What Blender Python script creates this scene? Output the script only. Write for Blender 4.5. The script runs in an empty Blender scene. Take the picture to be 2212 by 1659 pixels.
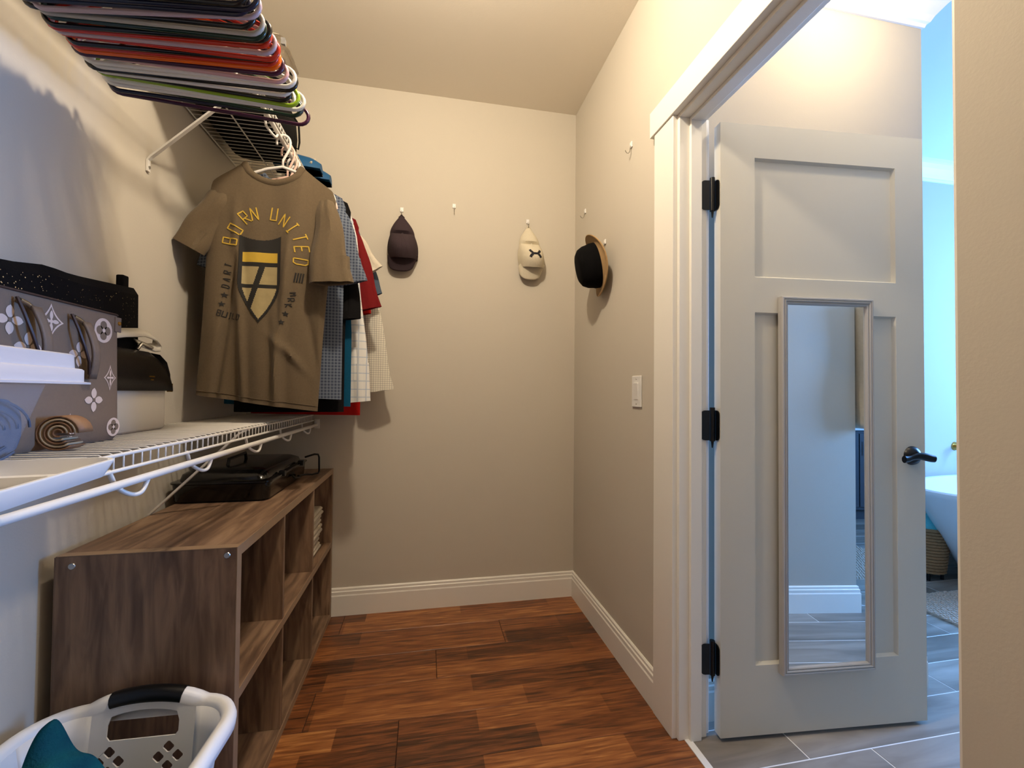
import bpy, math, random
from mathutils import Vector, Matrix
sc = bpy.context.scene
R = math.radians
pi = math.pi
# ------------------------------------------------------------------ camera
W, H = 2212, 1659
F, YAW, PIT, ROL, CH = 940.97, .1949, .0194, .0090, 1.1343
fwd = Vector((math.sin(YAW) * math.cos(PIT), math.cos(YAW) * math.cos(PIT), math.sin(PIT)))
r0 = Vector((math.cos(YAW), -math.sin(YAW), 0)); u0 = r0.cross(fwd)
rgt = r0 * math.cos(ROL) + u0 * math.sin(ROL); upv = -r0 * math.sin(ROL) + u0 * math.cos(ROL)
CAM = Vector((0, 0, CH))
cd = bpy.data.cameras.new('camera'); cam = bpy.data.objects.new('camera', cd)
sc.collection.objects.link(cam)
cd.sensor_width = 36; cd.lens = F / W * 36; cd.clip_start = .02
M3 = Matrix((rgt, upv, -fwd)).transposed().to_4x4(); M3.translation = CAM
cam.matrix_world = M3; sc.camera = cam

def px(x, y, ax, v):
    """photo pixel -> point where its ray meets the plane ax = v"""
    d = fwd + rgt * ((x - W / 2) / F) - upv * ((y - H / 2) / F)
    i = 'XYZ'.index(ax)
    return CAM + d * ((v - CAM[i]) / d[i])
# ------------------------------------------------------------------ world, light, exposure
wd = bpy.data.worlds.new('world'); sc.world = wd; wd.use_nodes = True
bg = wd.node_tree.nodes['Background']
bg.inputs[0].default_value = (.45, .65, 1, 1); bg.inputs[1].default_value = 1.0
def light(name, kind, loc, power, col, size=.1, sizey=None, rot=None):
    l = bpy.data.lights.new(name, kind); l.energy = power; l.color = col
    if kind == 'AREA':
        l.size = size
        if sizey: l.shape = 'RECTANGLE'; l.size_y = sizey
    else: l.shadow_soft_size = size
    o = bpy.data.objects.new(name, l); sc.collection.objects.link(o); o.location = loc
    if rot: o.rotation_euler = rot
    return o
# three sources, all outside the picture: the closet's ceiling lamp (cast shadows of caps, hangers and rod), the warm bathroom
# ceiling lamp (glow above the door, shadows of the door panels) and daylight from the bathroom window to the right
light('closet_ceiling_lamp_offscreen', 'POINT', (.03, 1.02, 2.60), 44, (1, .85, .66), .05)
light('bathroom_ceiling_lamp_offscreen', 'POINT', (1.45, 1.00, 2.60), 12, (1, .81, .55), .05)
light('window_bathroom_offscreen', 'AREA', (4.57, 1.28, 1.6), 145, (.16, .42, 1), 1.2, .55, (0, R(90), 0))
vs = sc.view_settings
vs.view_transform = 'Standard'; vs.look = 'None'; vs.gamma = 1; vs.use_curve_mapping = False
vs.exposure = .42
# ------------------------------------------------------------------ helpers
col = sc.collection
rnd = random.Random(7)
class MB:
    def __init__(s): s.v = []; s.f = []
    def add(s, v, f):
        b = len(s.v); s.v += [tuple(p) for p in v]; s.f += [tuple(i + b for i in q) for q in f]; return s
    def box(s, x0, x1, y0, y1, z0, z1):
        v = [(x, y, z) for z in (z0, z1) for y in (y0, y1) for x in (x0, x1)]
        return s.add(v, [(0, 2, 3, 1), (4, 5, 7, 6), (0, 1, 5, 4), (2, 6, 7, 3), (0, 4, 6, 2), (1, 3, 7, 5)])
    def hexa(s, p):          # 8 points ordered as box
        return s.add(p, [(0, 2, 3, 1), (4, 5, 7, 6), (0, 1, 5, 4), (2, 6, 7, 3), (0, 4, 6, 2), (1, 3, 7, 5)])
    def tube(s, pts, r, n=8, closed=False, sx=1, sy=1, up=None, caps=True):
        P = [Vector(p) for p in pts]; m = len(P); v = []; f = []
        t0 = (P[1] - P[0]).normalized()
        a = Vector(up) if up else (Vector((0, 0, 1)) if abs(t0.z) < .9 else Vector((1, 0, 0)))
        nrm = (a - t0 * a.dot(t0)).normalized()
        for i, p in enumerate(P):
            if closed: t = (P[(i + 1) % m] - P[i - 1])
            else: t = P[min(i + 1, m - 1)] - P[max(i - 1, 0)]
            t.normalize()
            nrm = (nrm - t * nrm.dot(t)); nrm.normalize()
            b = t.cross(nrm); rr = r[i] if isinstance(r, (list, tuple)) else r
            for k in range(n):
                an = 2 * pi * k / n
                v.append(p + nrm * (math.cos(an) * rr * sx) + b * (math.sin(an) * rr * sy))
        L = m if closed else m - 1
        for i in range(L):
            j = (i + 1) % m
            for k in range(n):
                q = (k + 1) % n
                f.append((i * n + k, i * n + q, j * n + q, j * n + k))
        if not closed and caps: f.append(tuple(range(n))[::-1]); f.append(tuple((m - 1) * n + k for k in range(n)))
        return s.add(v, f)
    def rings(s, rs, close_ends=(False, False), wrap=True):
        n = len(rs[0]); v = [p for q in rs for p in q]; f = []
        for i in range(len(rs) - 1):
            for k in range(n if wrap else n - 1):
                q = (k + 1) % n
                f.append((i * n + k, i * n + q, (i + 1) * n + q, (i + 1) * n + k))
        if close_ends[0]: f.append(tuple(range(n))[::-1])
        if close_ends[1]: f.append(tuple((len(rs) - 1) * n + k for k in range(n)))
        return s.add(v, f)
    def lathe(s, prof, c, n=24, ax='Z', ends=(False, False)):
        rs = []
        for (rr, h) in prof:
            ring = []
            for k in range(n):
                a = 2 * pi * k / n; p = (rr * math.cos(a), rr * math.sin(a), h)
                if ax == 'X': p = (p[2], p[0], p[1])
                if ax == 'Y': p = (p[1], p[2], p[0])
                ring.append((p[0] + c[0], p[1] + c[1], p[2] + c[2]))
            rs.append(ring)
        return s.rings(rs, ends)
    def grid(s, nx, ny, fn):
        v = [fn(i / nx, j / ny) for j in range(ny + 1) for i in range(nx + 1)]
        f = [(j * (nx + 1) + i, j * (nx + 1) + i + 1, (j + 1) * (nx + 1) + i + 1, (j + 1) * (nx + 1) + i) for j in range(ny) for i in range(nx)]
        return s.add(v, f)
    def sweep(s, prof, path):   # profile points (a,b): list of frames path: (origin, adir, bdir); open sweep with end caps
        rs = [[Vector(o) + Vector(a) * p[0] + Vector(b) * p[1] for p in prof] for (o, a, b) in path]
        return s.rings(rs, (True, True))
    def mesh(s, name, mat=None, smooth=False, off=(0, 0, 0)):
        me = bpy.data.meshes.new(name)
        me.from_pydata([(p[0] - off[0], p[1] - off[1], p[2] - off[2]) for p in s.v], [], s.f)
        if mat: me.materials.append(mat)
        if smooth:
            for p in me.polygons: p.use_smooth = True
        me.update(); return me
    def build(s, name, mat, parent=None, smooth=False, bevel=0, local=False):
        off = (0, 0, 0)
        if parent and not local:
            o = parent; off = Vector((0, 0, 0))
            while o: off = off + o.location; o = o.parent
        o = bpy.data.objects.new(name, s.mesh(name, mat, smooth, off)); col.objects.link(o)
        if parent: o.parent = parent
        if bevel:
            b = o.modifiers.new('bevel', 'BEVEL'); b.width = bevel; b.segments = 2; b.limit_method = 'ANGLE'
            for p in o.data.polygons: p.use_smooth = True
            w = o.modifiers.new('wn', 'WEIGHTED_NORMAL')
        elif smooth:
            try: o.data.set_sharp_from_angle(angle=R(50))
            except Exception: pass
        return o
def root(name, loc=(0, 0, 0), rz=0):
    o = bpy.data.objects.new(name, None); col.objects.link(o); o.location = loc; o.rotation_euler = (0, 0, rz)
    o.empty_display_size = .05; return o
def tag(o, label, cat, group=None):
    o['label'] = label; o['category'] = cat
    if group: o['group'] = group
    return o
def st(o, label=None):
    o['kind'] = 'structure'
    if label: o['label'] = label
    return o
def setpos(o, p): o.location = p; return o
# ------------------------------------------------------------------ materials
def lin(c):
    return tuple((x / 255 / 12.92 if x / 255 <= .04045 else ((x / 255 + .055) / 1.055) ** 2.4) for x in c) + (1,)
def mat(name, c, rough=.5, metal=0, var=.06, scale=8, stretch=None, bump=0, bscale=None, spec=.5, c2=None, sheen=0, detail=3):
    m = bpy.data.materials.new(name); m.use_nodes = True
    nt = m.node_tree; b = nt.nodes['Principled BSDF']; N = nt.nodes.new; L = nt.links.new
    b.inputs['Roughness'].default_value = rough; b.inputs['Metallic'].default_value = metal
    b.inputs['Specular IOR Level'].default_value = spec
    if sheen: b.inputs['Sheen Weight'].default_value = sheen
    tc = N('ShaderNodeTexCoord'); mp = N('ShaderNodeMapping'); L(tc.outputs['Object'], mp.inputs[0])
    if stretch: mp.inputs['Scale'].default_value = stretch
    nz = N('ShaderNodeTexNoise'); nz.inputs['Scale'].default_value = scale; nz.inputs['Detail'].default_value = detail
    L(mp.outputs[0], nz.inputs['Vector'])
    mx = N('ShaderNodeMix'); mx.data_type = 'RGBA'
    a = lin(c); d = lin(c2) if c2 else tuple(min(1, x * (1 - 2 * var)) for x in a[:3]) + (1,)
    mx.inputs[6].default_value = a; mx.inputs[7].default_value = d
    L(nz.outputs['Fac'], mx.inputs[0]); L(mx.outputs[2], b.inputs['Base Color'])
    if bump:
        n2 = N('ShaderNodeTexNoise'); n2.inputs['Scale'].default_value = bscale or scale * 6; L(mp.outputs[0], n2.inputs['Vector'])
        bp = N('ShaderNodeBump'); bp.inputs['Strength'].default_value = bump; bp.inputs['Distance'].default_value = .002
        L(n2.outputs['Fac'], bp.inputs['Height']); L(bp.outputs[0], b.inputs['Normal'])
    return m
def wood(name, cols, grain, rough=.5, stretch=(1, 1, 1), bump=.25, strips=None, objvar=.35):
    """grain along the axis with the small stretch; strips=(len,width,axis swap) adds printed staves"""
    m = bpy.data.materials.new(name); m.use_nodes = True
    nt = m.node_tree; b = nt.nodes['Principled BSDF']; N = nt.nodes.new; L = nt.links.new
    tc = N('ShaderNodeTexCoord'); oi = N('ShaderNodeObjectInfo')
    geo = N('ShaderNodeNewGeometry')
    ad = N('ShaderNodeVectorMath'); ad.operation = 'MULTIPLY_ADD'
    cb = N('ShaderNodeCombineXYZ'); L(oi.outputs['Random'], cb.inputs[0]); L(oi.outputs['Random'], cb.inputs[1]); L(oi.outputs['Random'], cb.inputs[2])
    ad.inputs[1].default_value = (13.7, 7.3, 9.1); L(cb.outputs[0], ad.inputs[0]); L(tc.outputs['Object'], ad.inputs[2])
    mp = N('ShaderNodeMapping'); mp.inputs['Scale'].default_value = stretch; L(ad.outputs[0], mp.inputs[0])
    n1 = N('ShaderNodeTexNoise'); n1.inputs['Scale'].default_value = grain; n1.inputs['Detail'].default_value = 8; n1.inputs['Distortion'].default_value = .8
    L(mp.outputs[0], n1.inputs['Vector'])
    n2 = N('ShaderNodeTexNoise'); n2.inputs['Scale'].default_value = grain * .28; n2.inputs['Detail'].default_value = 3; n2.inputs['Distortion'].default_value = 2.0
    L(mp.outputs[0], n2.inputs['Vector'])
    av = N('ShaderNodeMath'); av.operation = 'MULTIPLY_ADD'; L(n1.outputs['Fac'], av.inputs[0]); av.inputs[1].default_value = .66
    h2 = N('ShaderNodeMath'); h2.operation = 'MULTIPLY'; L(n2.outputs['Fac'], h2.inputs[0]); h2.inputs[1].default_value = .34
    L(h2.outputs[0], av.inputs[2])
    fac = av.outputs[0]
    if strips:
        bt = N('ShaderNodeTexBrick'); bt.inputs['Color1'].default_value = (0, 0, 0, 1); bt.inputs['Color2'].default_value = (1, 1, 1, 1)
        bt.inputs['Mortar Size'].default_value = 0; bt.inputs['Scale'].default_value = 1; bt.inputs['Bias'].default_value = 0
        bt.inputs['Brick Width'].default_value = strips[0]; bt.inputs['Row Height'].default_value = strips[1]; bt.offset = .37; bt.squash = 1.6; bt.squash_frequency = 2
        sv = N('ShaderNodeVectorMath'); sv.operation = 'ADD'; sv.inputs[1].default_value = (3.1, -2.165 + 9.875, 0); L(geo.outputs['Position'], sv.inputs[0]); L(sv.outputs[0], bt.inputs['Vector'])
        s = N('ShaderNodeMath'); s.operation = 'MULTIPLY_ADD'; L(bt.outputs['Color'], s.inputs[0]); s.inputs[1].default_value = .26; s.inputs[2].default_value = -.13
        s2 = N('ShaderNodeMath'); s2.operation = 'ADD'; L(fac, s2.inputs[0]); L(s.outputs[0], s2.inputs[1]); fac = s2.outputs[0]
    ov = N('ShaderNodeMath'); ov.operation = 'MULTIPLY_ADD'; L(oi.outputs['Random'], ov.inputs[0]); ov.inputs[1].default_value = objvar * .3; ov.inputs[2].default_value = -objvar * .15
    s3 = N('ShaderNodeMath'); s3.operation = 'ADD'; L(fac, s3.inputs[0]); L(ov.outputs[0], s3.inputs[1]); fac = s3.outputs[0]
    cr = N('ShaderNodeValToRGB'); L(fac, cr.inputs[0])
    el = cr.color_ramp.elements
    while len(el) < len(cols): el.new(.5)
    for i, (p, c) in enumerate(cols): el[i].position = p; el[i].color = lin(c)
    L(cr.outputs[0], b.inputs['Base Color'])
    b.inputs['Roughness'].default_value = rough
    bp = N('ShaderNodeBump'); bp.inputs['Strength'].default_value = bump; bp.inputs['Distance'].default_value = .002
    L(n1.outputs['Fac'], bp.inputs['Height']); L(bp.outputs[0], b.inputs['Normal'])
    return m
def check(name, base, line, pitch=.012, wid=.18, line2=None, rough=.85, pitch2=None):
    m = bpy.data.materials.new(name); m.use_nodes = True
    nt = m.node_tree; b = nt.nodes['Principled BSDF']; N = nt.nodes.new; L = nt.links.new
    tc = N('ShaderNodeTexCoord'); sp = N('ShaderNodeSeparateXYZ'); L(tc.outputs['Object'], sp.inputs[0])
    def stripe(out, p, w, sh=0):
        a = N('ShaderNodeMath'); a.operation = 'MULTIPLY_ADD'; L(out, a.inputs[0]); a.inputs[1].default_value = 1 / p; a.inputs[2].default_value = sh
        f = N('ShaderNodeMath'); f.operation = 'FRACT'; L(a.outputs[0], f.inputs[0])
        g = N('ShaderNodeMath'); g.operation = 'LESS_THAN'; L(f.outputs[0], g.inputs[0]); g.inputs[1].default_value = w
        return g.outputs[0]
    def mx(fac, A, B, k):
        q = N('ShaderNodeMath'); q.operation = 'MULTIPLY'; L(fac, q.inputs[0]); q.inputs[1].default_value = k
        x = N('ShaderNodeMix'); x.data_type = 'RGBA'; L(q.outputs[0], x.inputs[0])
        if isinstance(A, tuple): x.inputs[6].default_value = A
        else: L(A, x.inputs[6])
        x.inputs[7].default_value = B; return x.outputs[2]
    c = mx(stripe(sp.outputs[0], pitch, wid), lin(base), lin(line), .7)
    c = mx(stripe(sp.outputs[2], pitch2 or pitch, wid), c, lin(line), .7)
    if line2: c = mx(stripe(sp.outputs[0], pitch * 2, wid, .5), c, lin(line2), .6); c = mx(stripe(sp.outputs[2], (pitch2 or pitch) * 2, wid, .5), c, lin(line2), .6)
    L(c, b.inputs['Base Color']); b.inputs['Roughness'].default_value = rough; b.inputs['Specular IOR Level'].default_value = .2
    return m
M = {}
M['wall'] = mat('greige_wall_paint', (202, 194, 179), .85, var=.015, scale=2.5, bump=.12, bscale=180, spec=.2)
M['ceil'] = mat('ceiling_paint', (234, 226, 212), .9, var=.015, scale=2, bump=.1, bscale=160, spec=.15)
M['trim'] = mat('white_trim_paint', (240, 236, 226), .35, var=.01, spec=.4)
M['door'] = mat('grey_door_paint', (210, 205, 190), .4, var=.012, spec=.4)
M['bathwall'] = mat('bathroom_wall_paint', (190, 182, 168), .8, var=.015, bump=.08, bscale=180, spec=.2)
M['bathceil'] = mat('bathroom_ceiling_paint', (225, 222, 215), .9, var=.01)
M['black'] = mat('black_metal', (14, 13, 13), .35, .3, var=.05)
M['blackgloss'] = mat('black_enamel', (10, 9, 9), .14, 0, var=.05)
M['blackfab'] = mat('black_cloth', (17, 15, 16), .9, var=.15, scale=40, bump=.3, spec=.15)
M['whitewire'] = mat('white_epoxy_wire', (232, 228, 220), .35, var=.01)
M['whiteplast'] = mat('white_plastic', (230, 228, 224), .4, var=.01)
M['mirror'] = mat('mirror_glass', (235, 240, 240), .0, 1, var=0)
M['silver'] = mat('silver_frame', (188, 184, 178), .35, .25, var=.03)
M['steel'] = mat('brushed_steel', (190, 188, 182), .28, 1, var=.05)
M['brass'] = mat('brass', (190, 150, 80), .3, 1, var=.04)
FL = [(.24, (44, 26, 15)), (.38, (82, 47, 26)), (.50, (120, 70, 38)), (.62, (148, 92, 50)), (.80, (196, 138, 80))]
M['floor'] = wood('laminate_floor', FL, 90, .36, (.075, 1, 1), .4, strips=(.47, .09875), objvar=.25)
M['seam'] = mat('floor_underlay', (30, 18, 12), .9, var=.1)
TL = [(.25, (96, 88, 80)), (.45, (132, 124, 114)), (.6, (158, 150, 140)), (.8, (186, 178, 168))]
M['tile'] = wood('grey_wood_tile', TL, 14, .35, (.14, 1, 1), .2, objvar=.4)
M['grout'] = mat('tile_grout', (236, 232, 226), .9, var=.05)
BK = [(.26, (66, 48, 37)), (.42, (104, 80, 62)), (.55, (134, 107, 84)), (.75, (168, 140, 113))]
M['bookv'] = wood('oak_laminate_upright', BK, 36, .52, (1, 1, .13), .2, objvar=.1)
M['booky'] = wood('oak_laminate_lengthwise', BK, 36, .52, (1, .13, 1), .2, objvar=.1)
M['bookedge'] = mat('oak_edge_band', (150, 124, 98), .5, var=.12, scale=30)
# ------------------------------------------------------------------ setting: closet shell
XL, XR, D, HC, YN = -.865, .825, 2.355, 2.7275, -1.0
XB = .925                       # bathroom side of the closet's right wall
YJ, YK = 1.31, .522             # far and near sides of the door opening
ZH = 2.065
st(MB().box(XL - .12, XR + .11, D, D + .12, 0, HC).build('wall_back', M['wall']))
st(MB().box(XL - .12, XL, YN - .12, D, 0, HC).build('wall_left', M['wall']))
wr = MB().box(XR, XB, YJ + .02, D, 0, HC); wr.box(XR, XB, YK, YJ + .02, ZH + .02, HC)
st(wr.build('wall_right', M['wall']))
st(MB().box(.80, XB, YN, YK, 0, HC).build('wall_right', M['wall']))
st(MB().box(XL - .12, XB, YN - .12, YN, 0, HC).build('wall_front', M['wall']))
st(MB().box(XL - .12, XB, YN - .12, D + .12, HC, HC + .1).build('ceiling', M['ceil']))
# ------------------------------------------------------------------ closet floor: every plank a part
fl = st(MB().box(XL, .858, YN, D, -.05, -.004).build('floor', M['seam']))
pm = {}
def plank(x0, x1, y0, y1, mt, par, nm, z1=0, g=.0009, h=.0038):
    key = (round(x1 - x0, 3), round(y1 - y0, 3), nm)
    if key not in pm:
        a, b = (x1 - x0) / 2 - g, (y1 - y0) / 2 - g; c = min(.0012, h * .5)
        mb = MB(); mb.rings([[(-a, -b, -h), (a, -b, -h), (a, b, -h), (-a, b, -h)], [(-a, -b, -c), (a, -b, -c), (a, b, -c), (-a, b, -c)],
                             [(-a + c, -b + c, 0), (a - c, -b + c, 0), (a - c, b - c, 0), (-a + c, b - c, 0)]], (True, True))
        pm[key] = mb.mesh(nm, mt)
    o = bpy.data.objects.new(nm, pm[key]); col.objects.link(o); o.parent = par; o.location = ((x0 + x1) / 2, (y0 + y1) / 2, z1)
    return o
edges = [2.355 - .19] ; 
while edges[-1] > YN + .2: edges.append(edges[-1] - .1975)
joints = {0: -.385, 1: .37, 2: .057, 3: -.39, 4: -.077}
ytop = D; 
for i, y in enumerate(edges + [YN]):
    j = joints.get(i, [-.5, .31, .6, -.2, .12][i % 5])
    plank(XL, j, y, ytop, M['floor'], fl, 'floor_plank'); plank(j, .858, y, ytop, M['floor'], fl, 'floor_plank')
    ytop = y
# ------------------------------------------------------------------ bathroom shell
BX1, BY0, BY1 = 4.6, -1.7, 2.375
st(MB().box(.935, 1.945, 1.382, BY1, 0, HC).build('wall_bathroom_closet_block', M['bathwall']))
wbk = MB().box(.935, 3.75, BY1, BY1 + .1, 0, HC).box(4.55, BX1 + .1, BY1, BY1 + .1, 0, HC).box(3.75, 4.55, BY1, BY1 + .1, 0, .95).box(3.75, 4.55, BY1, BY1 + .1, 2.25, HC)
st(wbk.build('wall_bathroom_back', M['bathwall']))
st(MB().box(.935, 2.115, -.2, .43, 0, HC).build('wall_bathroom_stub', M['bathwall']))
st(MB().box(.935, BX1 + .1, BY0 - .1, BY0, 0, HC).build('wall_bathroom_front', M['bathwall']))
we = MB().box(BX1, BX1 + .1, BY0, .95, 0, HC).box(BX1, BX1 + .1, 1.6, BY1, 0, HC).box(BX1, BX1 + .1, .95, 1.6, 0, .95).box(BX1, BX1 + .1, .95, 1.6, 2.25, HC)
st(we.build('wall_bathroom_side', M['bathwall']))
st(MB().box(.935, BX1 + .1, BY0 - .1, BY1 + .1, HC, HC + .1).build('ceiling_bathroom', M['bathceil']))
wn = st(root('window_1', (4.15, BY1 + .05, .95)))
wf = MB(); ya, yb = BY1, BY1 + .09
wf.box(3.75, 3.81, ya, yb, .95, 2.25).box(4.49, 4.55, ya, yb, .95, 2.25).box(3.81, 4.49, ya, yb, .95, 1.01).box(3.81, 4.49, ya, yb, 2.19, 2.25).box(3.81, 4.49, ya + .02, yb - .03, 1.58, 1.62)
wf.build('window_frame', M['trim'], wn)
gm = bpy.data.materials.new('window_glass'); gm.use_nodes = True; gm.node_tree.nodes['Principled BSDF'].inputs['Transmission Weight'].default_value = 1
gm.node_tree.nodes['Principled BSDF'].inputs['Roughness'].default_value = .02
for a in (1.01, 1.62): MB().box(3.81, 4.49, BY1 + .036, BY1 + .042, a, a + .57).build('window_pane', gm, wn)
wn2 = st(root('window_2', (BX1 + .05, 1.28, .95))); xa, xb = BX1, BX1 + .09
MB().box(xa, xb, .95, 1.0, .95, 2.25).box(xa, xb, 1.55, 1.6, .95, 2.25).box(xa, xb, 1.0, 1.55, .95, 1.01).box(xa, xb, 1.0, 1.55, 2.19, 2.25).box(xa + .02, xb - .03, 1.0, 1.55, 1.58, 1.62).build('window_frame', M['trim'], wn2)
for a in (1.01, 1.62): MB().box(BX1 + .036, BX1 + .042, 1.0, 1.55, a, a + .57).build('window_pane', gm, wn2)
bf = st(MB().box(.858, BX1, BY0, BY1, -.05, -.0012).build('floor_bathroom', M['grout']))
ys = [1.494 + .161 * k for k in range(6, -21, -1)]
k = 0
for i in range(len(ys) - 1):
    y1, y0 = ys[i], ys[i + 1]
    if y0 < BY0: break
    y1 = min(y1, BY1)
    base = {8: 1.42, 9: 1.713}.get(i, 1.0 + ((i * .37) % 1.2))
    xs = [.862]
    x = base
    while x > .95: x -= 1.2
    x += 1.2
    while x < BX1 - .1: xs.append(x); x += 1.2
    xs.append(BX1)
    for a, b in zip(xs[:-1], xs[1:]): plank(round(a, 3), round(b, 3), round(y0, 3), round(y1, 3), M['tile'], bf, 'floor_tile', g=.0024, h=.0012)
MBt = MB().box(.845, .868, YK - .02, YJ + .02, -.004, .003)
st(MBt.build('trim_5', M['whiteplast']), 'thin white threshold strip between wood and tile floors')
# baseboards: profile (out from wall, height)
BB = [(0, 0), (.015, 0), (.015, .098), (.012, .104), (.012, .118), (.008, .122), (.008, .132), (.003, .137), (0, .137)]
def baseb(name, path, m=None):      # path of (origin, outward dir)
    o = MB().sweep(BB, [(p, a, (0, 0, 1)) for p, a in path]).build(name, m or M['trim'])
    return st(o)
baseb('baseboard_back', [((XL, D, 0), (0, -1, 0)), ((XR, D, 0), (-1, -1, 0))])
baseb('baseboard_right', [((XR, D, 0), (-1, -1, 0)), ((XR, 1.442, 0), (-1, 0, 0))])
baseb('baseboard_left', [((XL, YN, 0), (1, 0, 0)), ((XL, D - .016, 0), (1, 0, 0))])
baseb('baseboard_bathroom_stub', [((.97, .43, 0), (0, 1, 0)), ((2.115, .43, 0), (1, 1, 0)), ((2.115, -.2, 0), (1, 0, 0))])
baseb('baseboard_bathroom_back', [((1.945, BY1, 0), (0, -1, 0)), ((BX1, BY1, 0), (0, -1, 0))])
baseb('baseboard_bathroom_block', [((.97, 1.382, 0), (0, -1, 0)), ((1.93, 1.382, 0), (0, -1, 0))])
# crown moulding
CRW = [(0, -.11), (.008, -.11), (.012, -.098), (.02, -.094), (.03, -.075), (.055, -.045), (.075, -.025), (.078, -.015), (.09, -.012), (.09, 0), (0, 0)]
def crown(name, path):
    return st(MB().sweep(CRW, [(p, a, (0, 0, 1)) for p, a in path]).build(name, M['trim']))
z = HC
crown('trim_6', [((.94, 1.382, z), (0, -1, 0)), ((1.945, 1.382, z), (1, -1, 0)), ((1.945, BY1, z), (1, -1, 0)), ((BX1, BY1, z), (-1, -1, 0)), ((BX1, BY0, z), (-1, 0, 0))])
# ------------------------------------------------------------------ door casing and jambs
def boxst(name, *b, m='trim', bev=.002): return st(MB().box(*b).build(name, M[m], bevel=bev))
boxst('trim_1', XR - .018, XR, YJ + .012, 1.445, 0, ZH + .012)
boxst('trim_2', XR - .024, XR, YK, 1.468, ZH + .012, ZH + .105)
boxst('trim_3', XR - .001, XB + .001, YJ, YJ + .02, 0, ZH + .02)
boxst('trim_4', XR - .001, XB + .001, YK + .02, YJ, ZH, ZH + .02)
boxst('trim_7', XR - .001, XB + .001, YK - .001, YK + .02, 0, ZH + .02)
sp = MB().box(XR + .035, XR + .075, YJ - .012, YJ, 0, ZH).box(XR + .035, XR + .075, YK + .02, YJ - .012, ZH - .012, ZH).box(XR + .035, XR + .075, YK + .02, YK + .032, 0, ZH - .012)
st(sp.build('trim_8', M['trim'], bevel=.0015), 'raised door stop around the door opening')
boxst('trim_9', XB, XB + .018, YJ + .012, YJ + .07, 0, ZH + .012)
# ------------------------------------------------------------------ door with three panels, hinges and lever
DA = .0792
door = st(root('door_1', (.955, 1.279, 0), -DA))
door['label'] = 'open white panelled door with a narrow mirror hung on it'
def dpart(mb, name, m, par=None, bevel=.0, smooth=False):
    o = mb.build(name, m, None, smooth, bevel); o.parent = par or door; return o
DW, Z0, Z1, T = .762, .014, 2.046, .035
# local: x along the door, y away from the camera (0..T)
for a, b in ((0, .123), (.653, DW)): dpart(MB().box(a, b, 0, T, Z0, Z1), 'stile', M['door'])
for a, b in ((Z0, .241), (1.41, 1.528), (1.933, Z1)): dpart(MB().box(.123, .653, 0, T, a, b), 'rail', M['door'])
for a, b in ((.241, 1.41), (1.528, 1.933)):
    m_ = MB(); x0, x1 = .123, .653; c = .006
    for yy, s in ((0, 1), (T, -1)):
        yi = yy + s * .012
        m_.rings([[(x0, yy, a), (x1, yy, a), (x1, yy, b), (x0, yy, b)], [(x0 + c, yi, a + c), (x1 - c, yi, a + c), (x1 - c, yi, b - c), (x0 + c, yi, b - c)]], (False, True))
    dpart(m_, 'panel', M['door'])
for zc in (1.807, 1.03, .257):
    h = MB(); 
    def leaf(x0, x1, y, z0, z1, r=.014, flip=1):
        pts = []
        for (cx, cz, a0) in ((x1 - r, z1 - r, 0), (x0, z1, 90), (x0, z0, 180), (x1 - r, z0 + r, 270)):
            if cx == x0: pts.append((cx, cz)); continue
            for k in range(5): pts.append((cx + r * math.cos(R(a0 + k * 22.5)), cz + r * math.sin(R(a0 + k * 22.5))))
        return pts
    # leaf on the door's hinge edge (plane x = 0) and leaf on the jamb (plane y = const)
    p = leaf(.0, .030, 0, zc - .05, zc + .05)
    h.rings([[(-.0005, T - .002 - a, b) for a, b in p], [(-.0035, T - .002 - a, b) for a, b in p]], (True, True))
    hg = dpart(h, 'hinge', M['black'])
    h2 = MB().rings([[(-.024 - a, .0255 + .05 * a, b) for a, b in p], [(-.024 - a, .0225 + .05 * a, b) for a, b in p]], (True, True))
    dpart(h2, 'hinge_leaf', M['black'], hg)
    kn = MB().tube([(-.0135, T - .010, zc - .053), (-.0135, T - .010, zc + .06)], .0085, 12).tube([(-.0135, T - .010, zc - .075), (-.0135, T - .010, zc - .053)], [.002, .005], 10)
    dpart(kn, 'hinge_pin', M['black'], hg, smooth=True)
# lever handle
hd = dpart(MB().lathe([(0, -.02), (.012, -.02), (.022, -.014), (.031, -.006), (.033, 0)], (.711, 0, .927), 28, 'Y'), 'door_handle', M['black'], smooth=True)
hd['label'] = 'black lever door handle'
LV0, LV1 = .622, .738
lp = []
for i in range(15):
    t = i / 14; x = LV0 + t * (LV1 - LV0)
    lp.append((x, -.052 + .004 * math.sin(t * pi), .927 + .006 * math.sin((t - .3) * 2 * pi) * .8))
dpart(MB().tube(lp, [.0055 + .0045 * abs(math.sin((i / 14 - .28) * pi * 1.1)) + .003 for i in range(15)], 12, sx=1, sy=.65, up=(0, 0, 1)), 'lever', M['black'], hd, smooth=True)
dpart(MB().tube([(.711, -.015, .927), (.711, -.05, .927)], .0105, 14), 'spindle', M['black'], hd, smooth=True)
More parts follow.
